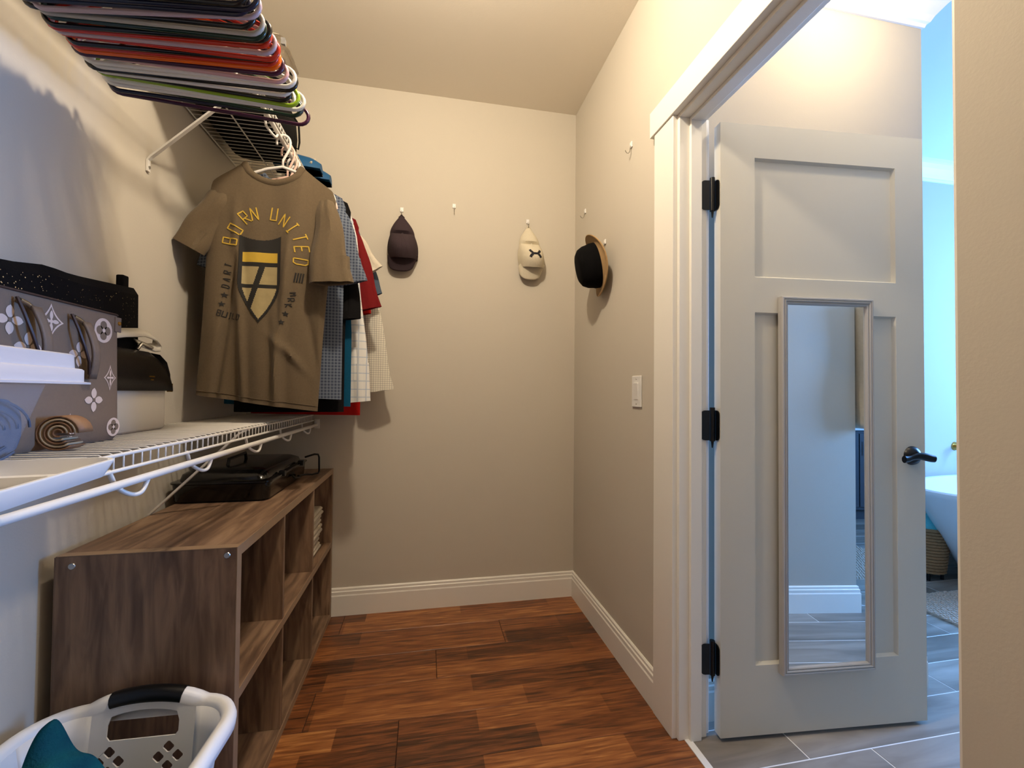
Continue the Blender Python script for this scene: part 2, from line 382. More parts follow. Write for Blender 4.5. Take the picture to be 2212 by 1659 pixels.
# ------------------------------------------------------------------ mirror hung on the door
mr = root('door_mirror', (.955, 1.279, .2), -DA); tag(mr, 'tall narrow mirror with ribbed silver frame hung on the open door', 'mirror')
def mpart(mb, name, m, smooth=False):
    for i, p in enumerate(mb.v): mb.v[i] = (p[0], p[1], p[2] - .2)
    o = mb.build(name, m, None, smooth); o.parent = mr; return o
mx0, mx1, mz0, mz1 = .206, .546, .212, 1.463
fp = [(0, -.001), (0, -.018), (.003, -.022), (.007, -.022), (.009, -.019), (.012, -.022), (.015, -.021), (.017, -.017), (.020, -.019), (.023, -.017), (.026, -.011), (.026, -.001)]
cs = [(mx0, mz0, 1, 1), (mx1, mz0, -1, 1), (mx1, mz1, -1, -1), (mx0, mz1, 1, -1)]
for k in range(4):
    A, B = cs[k], cs[(k + 1) % 4]
    mpart(MB().rings([[(c[0] + c[2] * a, y, c[1] + c[3] * a) for a, y in fp] for c in (A, B)], (True, True)), 'frame_rail', M['silver'])
mpart(MB().box(mx0 + .02, mx1 - .02, -.010, -.0085, mz0 + .02, mz1 - .02), 'mirror_glass', M['mirror'])
mpart(MB().box(mx0 + .004, mx1 - .004, -.0075, -.0005, mz0 + .004, mz1 - .004), 'backing_board', M['black'])
# ------------------------------------------------------------------ ceiling lamps (out of the frame, where the light comes from)
M['opal'] = mat('opal_glass', (245, 238, 225), .3, var=0)
def dome(loc, r, lab):
    o = root('ceiling_light', loc); tag(o, lab, 'ceiling light')
    MB().lathe([(0, 0), (r, 0), (r, -.018), (r * .93, -.02), (0, -.02)], loc, 32).build('base', M['steel'], o, True)
    MB().lathe([(r * .9, -.02), (r * .85, -.045), (r * .6, -.068), (r * .3, -.078), (0, -.08)], loc, 32).build('shade', M['opal'], o, True)
dome((.03, 1.02, HC), .15, 'round flush ceiling light with opal dome above the wood floor')
dome((1.45, 1.02, HC), .075, 'small opal ceiling light above the grey tile floor')
# ------------------------------------------------------------------ cube bookcase
bx0, bx1, by0, by1, bz = -.832, -.452, 1.195, 2.335, .746
bc = root('cube_bookcase', (-.64, 1.765, 0)); tag(bc, 'brown oak-look six-cube bookcase standing along the left wall', 'bookcase')
def bpart(name, b, m, bev=.0012): return MB().box(*b).build(name, M[m], bc, bevel=bev)
t = .026
bpart('side_panel', (bx0, bx1 - .002, by0, by0 + t, 0, bz - .002), 'bookv')
bpart('side_panel', (bx0, bx1 - .002, by1 - t, by1, 0, bz - .002), 'bookv')
bpart('top_panel', (bx0, bx1 - .002, by0 + t, by1 - t, bz - t, bz), 'booky')
# the top lies over the side panels' ends
bpart('middle_shelf', (bx0 + .008, bx1 - .002, by0 + t, by1 - t, .358, .382), 'booky')
bpart('bottom_panel', (bx0 + .008, bx1 - .002, by0 + t, by1 - t, .0, .026), 'booky')
for dy in (1.565, 1.950):
    bpart('divider', (bx0 + .008, bx1 - .002, dy, dy + .016, .026, .358), 'bookv')
    bpart('divider', (bx0 + .008, bx1 - .002, dy, dy + .016, .382, bz - t), 'bookv')
bpart('back_panel', (bx0 - .004, bx0, by0 + .002, by1 - .002, .002, bz - .003), 'bookv', 0)
eb = MB()
for (y0, y1, z0, z1) in ((by0, by0 + t, 0, bz), (by1 - t, by1, 0, bz), (by0 + t, by1 - t, bz - t, bz), (by0 + t, by1 - t, .358, .382), (by0 + t, by1 - t, 0, .026)):
    MB().box(bx1 - .002, bx1, y0, y1, z0, z1).build('edge_band', M['bookedge'], bc)
tp = MB().box(bx0, bx1 - .002, by0, by0 + t, bz - .002, bz).build('edge_band', M['bookedge'], bc)
for (xx, zz) in ((-.80, .722), (-.475, .727)):
    MB().lathe([(0, -.0015), (.0065, -.0015), (.0075, 0)], (xx, by0, zz), 16, 'Y').build('screw_cap', M['steel'], bc, True)
# ------------------------------------------------------------------ wire shelves
DP = .305
LX = XL + .006 + DP             # front lip
def wire_shelf(z, y0, y1, label, rodz, hooks, lipdrop=.032, braces=(1.545, .55)):
    o = root('wire_shelf', (XL, (y0 + y1) / 2, z)); tag(o, label, 'shelf')
    n = int((y1 - y0) / .027); xm = .0017
    wmesh = None
    for k in range(n + 1):
        y = y0 + .01 + k * .027
        if y > y1 - .003: break
        if wmesh is None:
            w = MB().tube([(.006, 0, 0), (DP - .004, 0, 0), (DP, 0, -.002), (DP + .003, 0, -.006), (DP + .003, 0, -lipdrop)], .0018, 6)
            wmesh = w.mesh('deck_wire', M['whitewire'], True)
        c = bpy.data.objects.new('deck_wire', wmesh); col.objects.link(c); c.parent = o; c.location = (0, y - (y0 + y1) / 2, 0)
    for (x, zz, r) in ((XL + .010, -.0045, .0028), (XL + .15, -.0045, .0028), (LX - .004, -.0045, .0036), (LX - .001, -lipdrop, .0036)):
        MB().tube([(x, y0, z + zz), (x, y1, z + zz)], r, 8).build('long_rail', M['whitewire'], o, True)
    rx = LX + .016
    MB().tube([(rx, y0, rodz), (rx, y1 - .004, rodz)], .0075, 12).build('hang_rod', M['whitewire'], o, True)
    for hy in hooks:
        zz = z - lipdrop
        p = [(LX - .002, hy - .006, zz + .002), (LX - .004, hy + .004, zz - .010), (LX - .004, hy + .016, rodz - .006), (LX + .004, hy + .026, rodz - .020), (rx - .004, hy + .040, rodz - .028),
             (rx, hy + .056, rodz - .026), (rx, hy + .070, rodz - .012), (rx, hy + .078, rodz)]
        q = []
        for i in range(len(p) - 1):
            for s in range(4):
                a = s / 4; P0 = Vector(p[max(i - 1, 0)]); P1 = Vector(p[i]); P2 = Vector(p[i + 1]); P3 = Vector(p[min(i + 2, len(p) - 1)])
                q.append(.5 * ((2 * P1) + (P2 - P0) * a + (2 * P0 - 5 * P1 + 4 * P2 - P3) * a * a + (3 * P1 - P0 - 3 * P2 + P3) * a ** 3))
        q.append(Vector(p[-1]))
        MB().tube(q, .0042, 8).build('rod_hook', M['whitewire'], o, True)
    for byy in braces:
        b = MB()
        zf = z - .30
        pth = [(XL + .004, byy, zf - .035), (XL + .004, byy, zf), (XL + .012, byy, zf + .012), (LX - .03, byy, z - .02), (LX - .004, byy, z - .008)]
        rs = []
        for i, q in enumerate(pth):
            q = Vector(q); tt = (Vector(pth[min(i + 1, 4)]) - Vector(pth[max(i - 1, 0)])).normalized(); nn = Vector((-tt.z, 0, tt.x))
            rs.append([q + Vector((0, dy, 0)) * .0065 + nn * dn * .0028 for dy, dn in ((-1, -1), (1, -1), (1, 1), (-1, 1))])
        b.rings(rs, (True, True)); br = b.build('brace', M['whitewire'], o)
        MB().lathe([(0, .0025), (.004, .0025), (.0045, 0)], (XL + .0068, byy, zf - .022), 12, 'X').build('screw', M['steel'], br, True)
    MB().box(rx - .012, rx + .014, y1 - .006, y1, rodz - .018, rodz + .03).build('end_bracket', M['whitewire'], o, bevel=.002)
    for yy in (y0 + .3, y0 + .9, y0 + 1.5, y0 + 2.1, y1 - .15):
        if yy < y1: MB().box(XL, XL + .012, yy - .006, yy + .006, z - .014, z + .002).build('wall_clip', M['whitewire'], o)
    return o, rx
ZL, ZU = 1.016, 2.150
RZU = 2.066
_, RX = wire_shelf(ZL, -.6, D - .003, 'white wire shelf holding handbags and a plastic box', .962, (-.1, .25, .60, .915, 1.175, 1.52, 1.85, 2.15))
wire_shelf(ZU, -.6, D - .003, 'high white wire shelf with hangers hooked on its rod', RZU, (.2, .62, 1.38, 1.62), lipdrop=.03)
# ------------------------------------------------------------------ hangers
HG = {}
def hmat(c, rough=.25):
    if c not in HG: HG[c] = mat('hanger_plastic', c, rough, var=.03)
    return HG[c]
def arc(cx, cz, r, a0, a1, n): return [(cx + r * math.cos(R(a0 + (a1 - a0) * i / n)), 0, cz + r * math.sin(R(a0 + (a1 - a0) * i / n))) for i in range(n + 1)]
hw, zb, za = .212, -.200, -.090
fr = [(0, 0, za)]
fr += [(.06, 0, za - .012), (.12, 0, za - .032), (.185, 0, za - .058)]
fr += arc(hw - .022, zb + .024, .024, 60, -90, 7)
fr += arc(-hw + .022, zb + .024, .024, 270, 120, 7)
fr += [(-.185, 0, za - .058), (-.12, 0, za - .032), (-.06, 0, za - .012)]
hk = [(0, 0, za), (.0, 0, -.07), (.012, 0, -.05), (.022, 0, -.03)] + arc(0, -.016, .0235, -15, 200, 10)
HFM = MB().tube(fr, .0048, 8, closed=True).mesh('frame', None, True)
HKM = MB().tube(hk, .0042, 8).mesh('hook', None, True)
for me in (HFM, HKM): me.materials.append(M['whiteplast'])
def hanger(y, rz, c, label, group, tilt=0, xo=0, dz=0, scale=1, rough=.25, zs=1):
    o = root('clothes_hanger', (RX + xo, y, RZU + .0013 + dz)); o.rotation_euler = (0, tilt, rz); tag(o, label, 'hanger', group)
    for nm, me in (('frame', HFM), ('hook', HKM)):
        c_ = bpy.data.objects.new(nm, me); col.objects.link(c_); c_.parent = o; c_.scale = (scale, 1, zs) if nm == 'frame' else (1, 1, zs)
        c_.material_slots[0].link = 'OBJECT'; c_.material_slots[0].material = hmat(c, rough)
    return o
WH, CR, PK, NV, BK_, DG, RD, RD2, LM, PU, MV, GY, OR, GN = (232, 228, 216), (222, 214, 190), (214, 170, 168), (16, 18, 44), (14, 13, 14), (12, 44, 30), (196, 44, 22), (150, 22, 16), (150, 182, 40), (62, 14, 50), (190, 168, 172), (178, 172, 158), (236, 104, 14), (74, 110, 30)
seq = [  # nearest to farthest along the rod
 (WH, 'white'), (GY, 'grey'), (WH, 'white'), (RD2, 'dark red'), (BK_, 'black'), (WH, 'white'), (MV, 'mauve'), (RD2, 'dark red'), (BK_, 'black'), (DG, 'dark green'), (CR, 'cream'), (WH, 'white'), (MV, 'mauve'), (BK_, 'black'), (NV, 'navy'),
 (NV, 'navy'), (MV, 'mauve'), (BK_, 'black'), (GY, 'grey'), (DG, 'dark green'), (BK_, 'black'), (RD, 'red'), (MV, 'mauve'), (RD, 'red'), (BK_, 'black'), (RD, 'red'), (OR, 'orange'), (PU, 'purple'), (PK, 'pink'), (WH, 'white'), (WH, 'white'),
 (BK_, 'black'), (WH, 'white'), (BK_, 'black'), (LM, 'lime green'), (WH, 'white'), (WH, 'white'), (DG, 'dark green'), (NV, 'navy'), (PU, 'purple')]
names = {}
for _, n in seq: names[n] = names.get(n, 0) + 1
N_ = len(seq)
YH0, YH1 = .76, 1.245
for i, (c, n) in enumerate(seq):
    f = i / (N_ - 1); y = YH0 + (YH1 - YH0) * f + rnd.uniform(-.0006, .0006)
    rz = R(-15 + 20 * f) + R(rnd.uniform(-.25, .25))
    last = i == N_ - 1
    if n == 'purple' and last: lab = 'dark purple plastic hanger, the one closest to the hung T-shirt'
    elif n == 'purple': lab = 'dark purple plastic hanger beside a pink one in the empty row'
    elif i == 0: lab = 'empty %s hanger at the open end of the crowded row, beside a %s one' % (n, seq[1][1])
    else: lab = 'empty %s plastic hanger between a %s and a %s one' % (n, seq[i - 1][1], seq[i + 1][1])
    tl = R(rnd.uniform(-1.8, 1.8)) ; xo = -.012 + rnd.uniform(-.008, .008)
    sc_ = rnd.uniform(.97, 1.03)
    if last: tl, xo, sc_, y = R(.5), -.012, 1.05, 1.258
    if i == 9: xo, tl = .03, R(-2)
    ho = hanger(y, rz, c, lab, 'empty hangers on the upper rod', tl, xo, 0, sc_, .22 if c in (RD, OR, LM, DG, BK_) else .3)
    if i == 11: MB().box(.150, .185, -.0056, .0056, -.206, -.194).build('size_sticker', hmat((206, 222, 30)), ho, local=True)
# ------------------------------------------------------------------ hanging clothes
class Garment:
    def __init__(s, name, label, Y, mt, cx=-.53, sh=.215, hem=.2, zneck=1.965, zsh=1.885, hz=(1.1, 1.1), nk=.085, dip=.05, T=.02, A=.006, seed=1, folds=(34, 61), skew=0, group='clothes hung from the upper rod', cat='shirt', nx=44, nz=46, grow=.75, deep=0):
        s.__dict__.update(locals()); rr = random.Random(seed)
        s.ph = [rr.uniform(0, 6.28) for _ in range(6)]
        s.o = root(name, (cx, Y, hz[0])); tag(s.o, label, cat, group)
    def ztop(s, q):
        q = abs(q); b = s.nk / s.sh
        base = s.zneck + (s.zsh - s.zneck) * max(0, (q - b) / (1 - b)) ** .9
        if q > .93: base -= (q - .93) ** 2 * 6
        if q < b: base = s.zneck - s.dip * (1 - (q / b) ** 2) ** .6
        return base
    def hemz(s, q): return s.hz[0] + (s.hz[1] - s.hz[0]) * (q + 1) / 2
    def half(s, v): return s.sh + (s.hem - s.sh) * min(1, (1 - v) * 1.6) if v > .0 else s.hem
    def cen(s, v): return s.skew * (1 - v)
    def fold(s, x, v, side):
        a, b = s.folds; p = s.ph if side > 0 else s.ph[::-1]
        g = (1 - s.grow) + s.grow * (1 - v)
        w = math.sin(a * x + p[0] + 2.2 * (1 - v)) + .6 * math.sin(b * x + p[1] - 1.5 * (1 - v)) + .5 * math.sin(11 * v + p[2] + 9 * x) * .5
        w += .8 * math.exp(-((x + .3 * (1 - v) - .05) / .02) ** 2) * (1 - v)
        if s.deep and side < 0:
            for cx_, sl, wd_, am, v0 in ((-.13, .05, .016, 1.5, .95), (-.075, -.10, .012, -1.4, .80), (-.02, .06, .014, 1.3, .55), (.03, .16, .012, -1.5, .60), (.075, -.05, .015, 1.4, .85), (.125, .10, .011, -1.3, .9), (.155, .02, .012, 1.2, .7)):
                t_ = max(0, min(1, (v0 - v) / .35)); t_ = t_ * t_ * (3 - 2 * t_)
                w += 1.25 * am * t_ * math.exp(-((x - cx_ - sl * (1 - v)) / wd_) ** 2) / max(.3, g) * .75
            w += 1.1 * math.exp(-((v - .30 + 1.1 * x) / .018) ** 2) * math.exp(-((x - .07) / .06) ** 2) / max(.3, g)
        return s.A * g * w
    def pt(s, q, v, side, off=0):
        x = s.cen(v) + s.half(v) * q
        zt, zh = s.ztop(q), s.hemz(q)
        zz = zh + (zt - zh) * v
        e = max(0, 1 - abs(q) ** 3.5) ** .5
        th = s.T * e * (1 - .55 * v ** 6)
        y = side * (th + s.fold(x, v, side) * max(0, 1 - q ** 4) + off)
        return (s.cx + x, s.Y + y, zz)
    def at(s, x, zz, off=.0018):          # point on the camera side for world x, z
        q = 0; v = .5
        for _ in range(6):
            q = max(-.99, min(.99, (x - s.cx - s.cen(v)) / s.half(v)))
            v = (zz - s.hemz(q)) / (s.ztop(q) - s.hemz(q))
        return s.pt(q, v, -1, off)
    def body(s):
        mb = MB()
        for side in (-1, 1):
            mb.grid(s.nx, s.nz, lambda a, b: s.pt(2 * a - 1, b, side))
        b = mb.build('shirt_body', s.mt, s.o, True)
        return b
    def collar(s, mt=None, r=.007):
        b = s.nk / s.sh; pts = []
        for side in (-1, 1):
            for i in range(13):
                q = (-1 + 2 * i / 12) * b * .999
                if side > 0: q = -q
                if side > 0 and i in (0, 12): continue
                p = s.pt(q, 1, side); pts.append((p[0], p[1] + side * .003, p[2] - .004))
        MB().tube(pts, r, 6, closed=True, sx=1.2, sy=.45, up=(0, 0, 1)).build('collar', mt or s.mt, s.o, True)
    def sleeve(s, A, B, wA, wB, tA=.02, tB=.022, bend=0, cuff=None, n=14, nm='sleeve', seed=3, folds=.004):
        A, B = Vector(A), Vector(B); rr = random.Random(seed); ph = rr.uniform(0, 6)
        rs = []; d = B - A
        wd = d.cross(Vector((0, 1, 0))).normalized(); yd = Vector((0, 1, 0))
        for i in range(n + 1):
            t_ = i / n; c = A + d * t_ + wd * (bend * math.sin(pi * t_)) ; w = wA + (wB - wA) * t_; th = tA + (tB - tA) * t_; ez_ = min(1, .55 + t_ * 3.2); ez_ = math.sin(ez_ * pi / 2); w *= ez_; th *= ez_
            ring = []
            for k in range(28):
                an = 2 * pi * k / 28
                f_ = 1 + .22 * math.sin(3 * an + ph + 4 * t_) + .14 * math.sin(7 * an + 2 * ph + 3 * t_)
                ring.append(c + wd * (w * math.cos(an)) + yd * (th * math.sin(an) * f_) + wd * folds * math.sin(9 * t_ + ph) )
            rs.append(ring)
        inner = [[r_[k] * .86 + (A + d * (1 - .0)) * 0 + (sum(r_, Vector()) / 28) * .14 - d.normalized() * .004 for k in range(28)] for r_ in rs[-1:]]
        mb = MB().rings([[sum(rs[0], Vector()) / 28 * .9 + p * .1 for p in rs[0]]] + rs + inner + [[p - d * .3 for p in inner[0]]])
        so = mb.build(nm, s.mt, s.o, True)
        if cuff:
            rr2 = [[p + (p - sum(r_, Vector()) / 28) * .08 for p in r_] for r_ in rs]
            a, b_ = rr2[-1], rr2[-1 - cuff[0]]
            MB().rings([b_, a]).build('cuff', cuff[1], so, True)
        return so
M['tee'] = mat('heather_brown_jersey', (106, 91, 70), .9, var=.12, scale=160, bump=.25, bscale=500, spec=.15, sheen=.1)
Y0 = 1.725
tee = Garment('brown_t_shirt', 'heather brown T-shirt with yellow arched lettering hung in front of the other clothes', Y0, M['tee'], cx=-.553, sh=.212, hem=.202, zneck=1.957, zsh=1.873, hz=(1.116, 1.058), nk=.098, dip=.062, T=.034, A=.013, seed=5, folds=(24, 47), deep=1, skew=-.042, nx=80, nz=70)
tee.body(); tee.collar(r=.009)
tee.sleeve((-.712, Y0, 1.832), (-.820, Y0 - .024, 1.632), .060, .054, .024, .03, seed=2)
tee.sleeve((-.372, Y0 - .004, 1.84), (-.345, Y0 - .05, 1.525), .034, .078, .026, .034, bend=.0, seed=6)
hp = [tee.pt(-1 + 2 * i / 60, .022, -1, .001) for i in range(61)]
# stitched hem and shoulder seam
MB().tube(hp, .0011, 5).build('hem_stitch', M['tee'], tee.o, True)
M['ink_y'] = mat('yellow_print', (206, 170, 56), .8, var=.08, scale=60)
M['ink_k'] = mat('black_print', (30, 27, 24), .85, var=.15, scale=60)
M['ink_t'] = mat('tan_print', (176, 158, 112), .85, var=.15, scale=50)
FONT = {'B': [[(0, 0), (0, 1), (.55, 1), (.55, .5), (0, .5)], [(.55, .5), (.55, 0), (0, 0)]], 'O': [[(0, 0), (0, 1), (.55, 1), (.55, 0), (0, 0)]], 'R': [[(0, 0), (0, 1), (.55, 1), (.55, .5), (0, .5)], [(.2, .5), (.55, 0)]],
        'N': [[(0, 0), (0, 1), (.55, 0), (.55, 1)]], 'U': [[(0, 1), (0, 0), (.55, 0), (.55, 1)]], 'I': [[(.1, 1), (.45, 1)], [(.275, 1), (.275, 0)], [(.1, 0), (.45, 0)]], 'T': [[(0, 1), (.55, 1)], [(.275, 1), (.275, 0)]],
        'E': [[(.55, 1), (0, 1), (0, 0), (.55, 0)], [(0, .5), (.45, .5)]], 'D': [[(0, 0), (0, 1), (.4, 1), (.55, .8), (.55, .2), (.4, 0), (0, 0)]], 'L': [[(0, 1), (0, 0), (.55, 0)]], 'M': [[(0, 0), (0, 1), (.275, .5), (.55, 1), (.55, 0)]],
        'K': [[(0, 0), (0, 1)], [(.55, 1), (0, .45), (.55, 0)]], 'A': [[(0, 0), (.275, 1), (.55, 0)], [(.12, .4), (.43, .4)]], 'H': [[(0, 0), (0, 1)], [(.55, 0), (.55, 1)], [(0, .5), (.55, .5)]]}
def ribbon(mb, pts, w, proj):
    q = []
    for a, b in zip(pts[:-1], pts[1:]):
        n = max(1, int(math.dist(a, b) / .004))
        q += [(a[0] + (b[0] - a[0]) * i / n, a[1] + (b[1] - a[1]) * i / n) for i in range(n)]
    q.append(pts[-1])
    L_, R_ = [], []
    for i, p in enumerate(q):
        a = q[max(i - 1, 0)]; b = q[min(i + 1, len(q) - 1)]; dx, dz = b[0] - a[0], b[1] - a[1]; l = math.hypot(dx, dz) or 1
        L_.append(proj(p[0] - dz / l * w / 2, p[1] + dx / l * w / 2)); R_.append(proj(p[0] + dz / l * w / 2, p[1] - dx / l * w / 2))
    mb.rings([L_, R_], wrap=False)
def letter(mb, ch, cx, cz, h, ang, w, proj, wid=1):
    for st_ in FONT[ch]:
        pts = []
        for a, b in st_:
            x, z_ = (a - .275) * h * wid, (b - .5) * h
            pts.append((cx + x * math.cos(ang) - z_ * math.sin(ang), cz + x * math.sin(ang) + z_ * math.cos(ang)))
        ribbon(mb, pts, w, proj)
def shirt_px(x, y): p = px(x, y, 'Y', Y0 - .03); return p.x, p.z
L1 = [('B', 497, 521, 82), ('O', 508, 495, 62), ('R', 529, 470, 42), ('N', 549, 462, 14), ('U', 592, 462, -6), ('N', 615, 478, -30), ('I', 634, 495, -48), ('T', 649, 516, -66), ('E', 653, 540, -80), ('D', 651, 567, -92)]
for ch, x, y, a in L1:
    mb = MB(); cx, cz = shirt_px(x, y); letter(mb, ch, cx, cz, .046, R(a), .0042, tee.at, .8)
    mb.build('print_letter', M['ink_y'], tee.o)
for word, pts_, h in (('TRAD', [(492, 572, 78), (490, 588, 78), (488, 603, 78), (486, 618, 78)], .018), ('MRK', [(635, 637, -80), (631, 649, -80), (626, 662, -80)], .02), ('BUILD', [(474, 676, -12), (484, 678, -12), (494, 681, -14), (504, 683, -14), (515, 686, -16)], .02)):
    for ch, (x, y, a) in zip(word, pts_):
        mb = MB(); cx, cz = shirt_px(x, y); letter(mb, ch, cx, cz, h, R(a), .0032, tee.at, .9); mb.build('print_letter', M['ink_k'], tee.o)
def star(x, y, r):
    cx, cz = shirt_px(x, y); mb = MB(); c = tee.at(cx, cz, .002)
    ring = []
    for k in range(10):
        a = R(90 + 36 * k); q = r if k % 2 == 0 else r * .42
        ring.append(tee.at(cx + q * math.cos(a), cz + q * math.sin(a), .002))
    mb.add([c] + ring, [(0, 1 + k, 1 + (k + 1) % 10) for k in range(10)]); mb.build('print_star', M['ink_k'], tee.o)
for s_ in ((484, 637), (479, 657), (620, 680), (612, 698)): star(*s_, .011)
# plain shield emblem in the colours of the chest print
regs = {'ink_k': MB(), 'ink_t': MB(), 'ink_y': MB()}
ex, ez = shirt_px(562, 592)
cs_ = .0022
for i in range(-40, 41):
    for j in range(-80, 72):
        a, b = i * cs_, j * cs_; top, bot = .142, -.172
        wl = .069 if b > -.03 else .069 * max(0, 1 - ((-.03 - b) / .145) ** 1.8)
        if abs(a) > wl or b > top - .022 * (abs(a) / .078) ** 2 * -1 - .022: continue
        k = 'ink_t'
        if b > .075 or abs(a) > wl - .010: k = 'ink_k'
        elif .040 < b <= .075: k = 'ink_y'
        elif .026 < b <= .040 or abs(b + .045) < .006 or abs(a - .3 * b) < .010: k = 'ink_k'
        q = [tee.at(ex + a + dx * cs_, ez + b + dz * cs_, .0022) for dx, dz in ((-.5, -.5), (.5, -.5), (.5, .5), (-.5, .5))]
        regs[k].add(q, [(0, 1, 2, 3)])
for k, mb in regs.items(): mb.build('print_shield', M[k], tee.o)
# flag patch print
mb = MB(); fx, fz = shirt_px(645, 602)
for k in range(4): ribbon(mb, [(fx - .012 + k * .008, fz - .016), (fx - .006 + k * .008, fz + .018)], .005, tee.at)
mb.build('print_flag', M['ink_k'], tee.o)
hanger(Y0, R(2), (236, 230, 222), 'white plastic hanger inside the brown T-shirt', 'hangers holding clothes', R(1), .012, 0, .86, zs=1.22)
G = {}
M['chkblue'] = check('blue_check_cloth', (82, 92, 110), (34, 40, 58), .006, .36, (120, 128, 140))
M['plaid'] = check('white_plaid_cloth', (226, 224, 218), (150, 170, 196), .034, .10, (196, 200, 204))
M['ging'] = check('white_gingham_cloth', (222, 216, 200), (130, 128, 120), .0105, .16)
def cloth(n, c, **k): M[n] = mat(n, c, .9, var=.12, scale=90, bump=.2, bscale=400, spec=.15, **k); return M[n]
cloth('navy_cloth', (34, 42, 62)); cloth('teal_cloth', (12, 78, 108)); cloth('maroon_cloth', (112, 22, 24)); cloth('cream_cloth', (214, 204, 184)); cloth('slate_cloth', (76, 90, 106)); cloth('red_cloth', (168, 20, 16)); cloth('grey_cloth', (96, 98, 104))
def P(x, y, Y): p = px(x, y, 'Y', Y); return p
specs = [  # name, label, Y, material, hem z, right sleeve (start px, end px, w0, w1, cuffed), folds
 ('check_shirt', 'blue checked short-sleeved shirt hung right behind the brown T-shirt', 1.800, 'chkblue', (1.12, 1.10), ((722, 470), (757, 612), .05, .062, None), .22, .215),
 ('dark_shirt', 'black shirt with a drooping short sleeve hung behind the blue checked one', 1.850, 'blackfab', (1.05, 1.05), ((728, 520), (748, 690), .05, .058, None), .215, .20),
 ('teal_shirt', 'plain teal shirt with its hem showing below the navy one', 1.890, 'teal_cloth', (1.08, 1.07), ((715, 520), (728, 690), .05, .05, None), .21, .235),
 ('plaid_shirt', 'white and pale blue plaid shirt with a long buttoned cuff', 1.945, 'plaid', (1.14, 1.12), ((752, 520), (776, 868), .05, .046, 3), .21, .20),
 ('navy_shirt', 'plain navy shirt hung between the plaid and the maroon shirts', 1.985, 'navy_cloth', (1.16, 1.15), ((735, 520), (752, 700), .05, .055, None), .21, .20),
 ('maroon_shirt', 'maroon polo shirt with a short sleeve pointing at the back wall', 2.030, 'maroon_cloth', (1.14, 1.12), ((762, 510), (797, 668), .05, .056, None), .22, .21),
 ('cream_shirt', 'cream T-shirt hung behind the maroon polo shirt', 2.072, 'cream_cloth', (1.2, 1.2), ((770, 500), (800, 590), .055, .06, None), .215, .20),
 ('slate_shirt', 'slate blue shirt with only a sleeve tip showing', 2.120, 'slate_cloth', (1.16, 1.14), ((775, 520), (805, 640), .05, .05, None), .215, .20),
 ('red_shirt', 'bright red shirt with its hem hanging lowest of all the clothes', 2.160, 'red_cloth', (1.03, 1.02), ((760, 520), (780, 680), .05, .05, None), .21, .235),
 ('gingham_shirt', 'white small-check long-sleeved shirt hung near the back wall', 2.215, 'ging', (1.15, 1.13), ((778, 530), (818, 845), .055, .07, 1), .22, .21),
 ('black_shirt', 'black long-sleeved shirt hung hard against the back wall', 2.265, 'blackfab', (1.07, 1.05), ((740, 520), (752, 800), .05, .05, None), .21, .20)]
for i, (nm, lab, Y, mt, hz, (sa, sb, w0, w1, cf), shw, hemw) in enumerate(specs):
    cxx = -.535 + (.012 if i % 2 else -.004)
    g = Garment(nm, lab, Y, M[mt], cx=cxx, sh=shw, hem=hemw, zneck=1.96, zsh=1.885 + .004 * (i % 3), hz=hz, nk=.075, dip=.035, T=.0145, A=.0045, seed=20 + i, folds=(28 + 3 * i % 9, 50 + 4 * i % 11), nx=32, nz=26)
    g.body(); g.collar(r=.006)
    a, b = P(*sa, Y), P(*sb, Y); a.x = min(a.x, cxx + shw - .04); a.z = 1.84
    b.z += .0
    g.sleeve(a, b, w0, w1, .015, .017, seed=i, cuff=(cf, M[mt]) if cf else None)
    # wall-side sleeve
    lx = max(-.80, cxx - shw - .02)
    g.sleeve((cxx - shw + .045, Y, 1.835), (lx, Y - .012, 1.60 if i else 1.58), .05, .052, .014, .016, seed=40 + i)
    hanger(Y, R(rnd.uniform(-3, 3)), [(236, 232, 224), (232, 196, 180), (236, 232, 226)][i % 3 if i else 1], 'slim hanger holding the %s' % nm.replace('_', ' '), 'hangers holding clothes', R(rnd.uniform(-1, 1)), rnd.uniform(-.004, .006), 0, .86, zs=1.25)
# ------------------------------------------------------------------ tote bag
def quadpoly(mb, pts, proj):       # fan-filled polygon from 2D points around their centroid
    cx = sum(p[0] for p in pts) / len(pts); cz = sum(p[1] for p in pts) / len(pts)
    mb.add([proj(cx, cz)] + [proj(*p) for p in pts], [(0, 1 + i, 1 + (i + 1) % len(pts)) for i in range(len(pts))])
M['toteb'] = mat('taupe_canvas', (122, 104, 88), .6, var=.06, scale=120, bump=.2, bscale=600)
M['totep'] = mat('pink_print', (216, 196, 184), .6, var=.03)
M['toted'] = mat('dark_leather_trim', (58, 36, 30), .5, var=.1)
ZS = ZL + .0022                       # top of the lower shelf's wires
TX, ty0, ty1, tz1 = -.70, .72, 1.172, 1.305
tote = root('tote_bag', (TX - .05, .95, ZS)); tag(tote, 'taupe tote bag printed with pink flowers, upright on the wire shelf', 'handbag')
def tote_ring(zz):
    f_ = (zz - ZS) / (tz1 - ZS); fx = .010 * (1 - f_) - .0; w = .098 - .05 * f_
    r_ = .020; pts = []
    x0, x1, a, b = TX - w, TX, ty0, ty1 + .012 * (1 - f_)
    for (cx, cy, a0) in ((x1 - r_, b - r_, 0), (x0 + r_, b - r_, 90), (x0 + r_, a + r_, 180), (x1 - r_, a + r_, 270)):
        for k in range(6): pts.append((cx + r_ * math.cos(R(a0 + 18 * k)), cy + r_ * math.sin(R(a0 + 18 * k)), zz))
    return pts
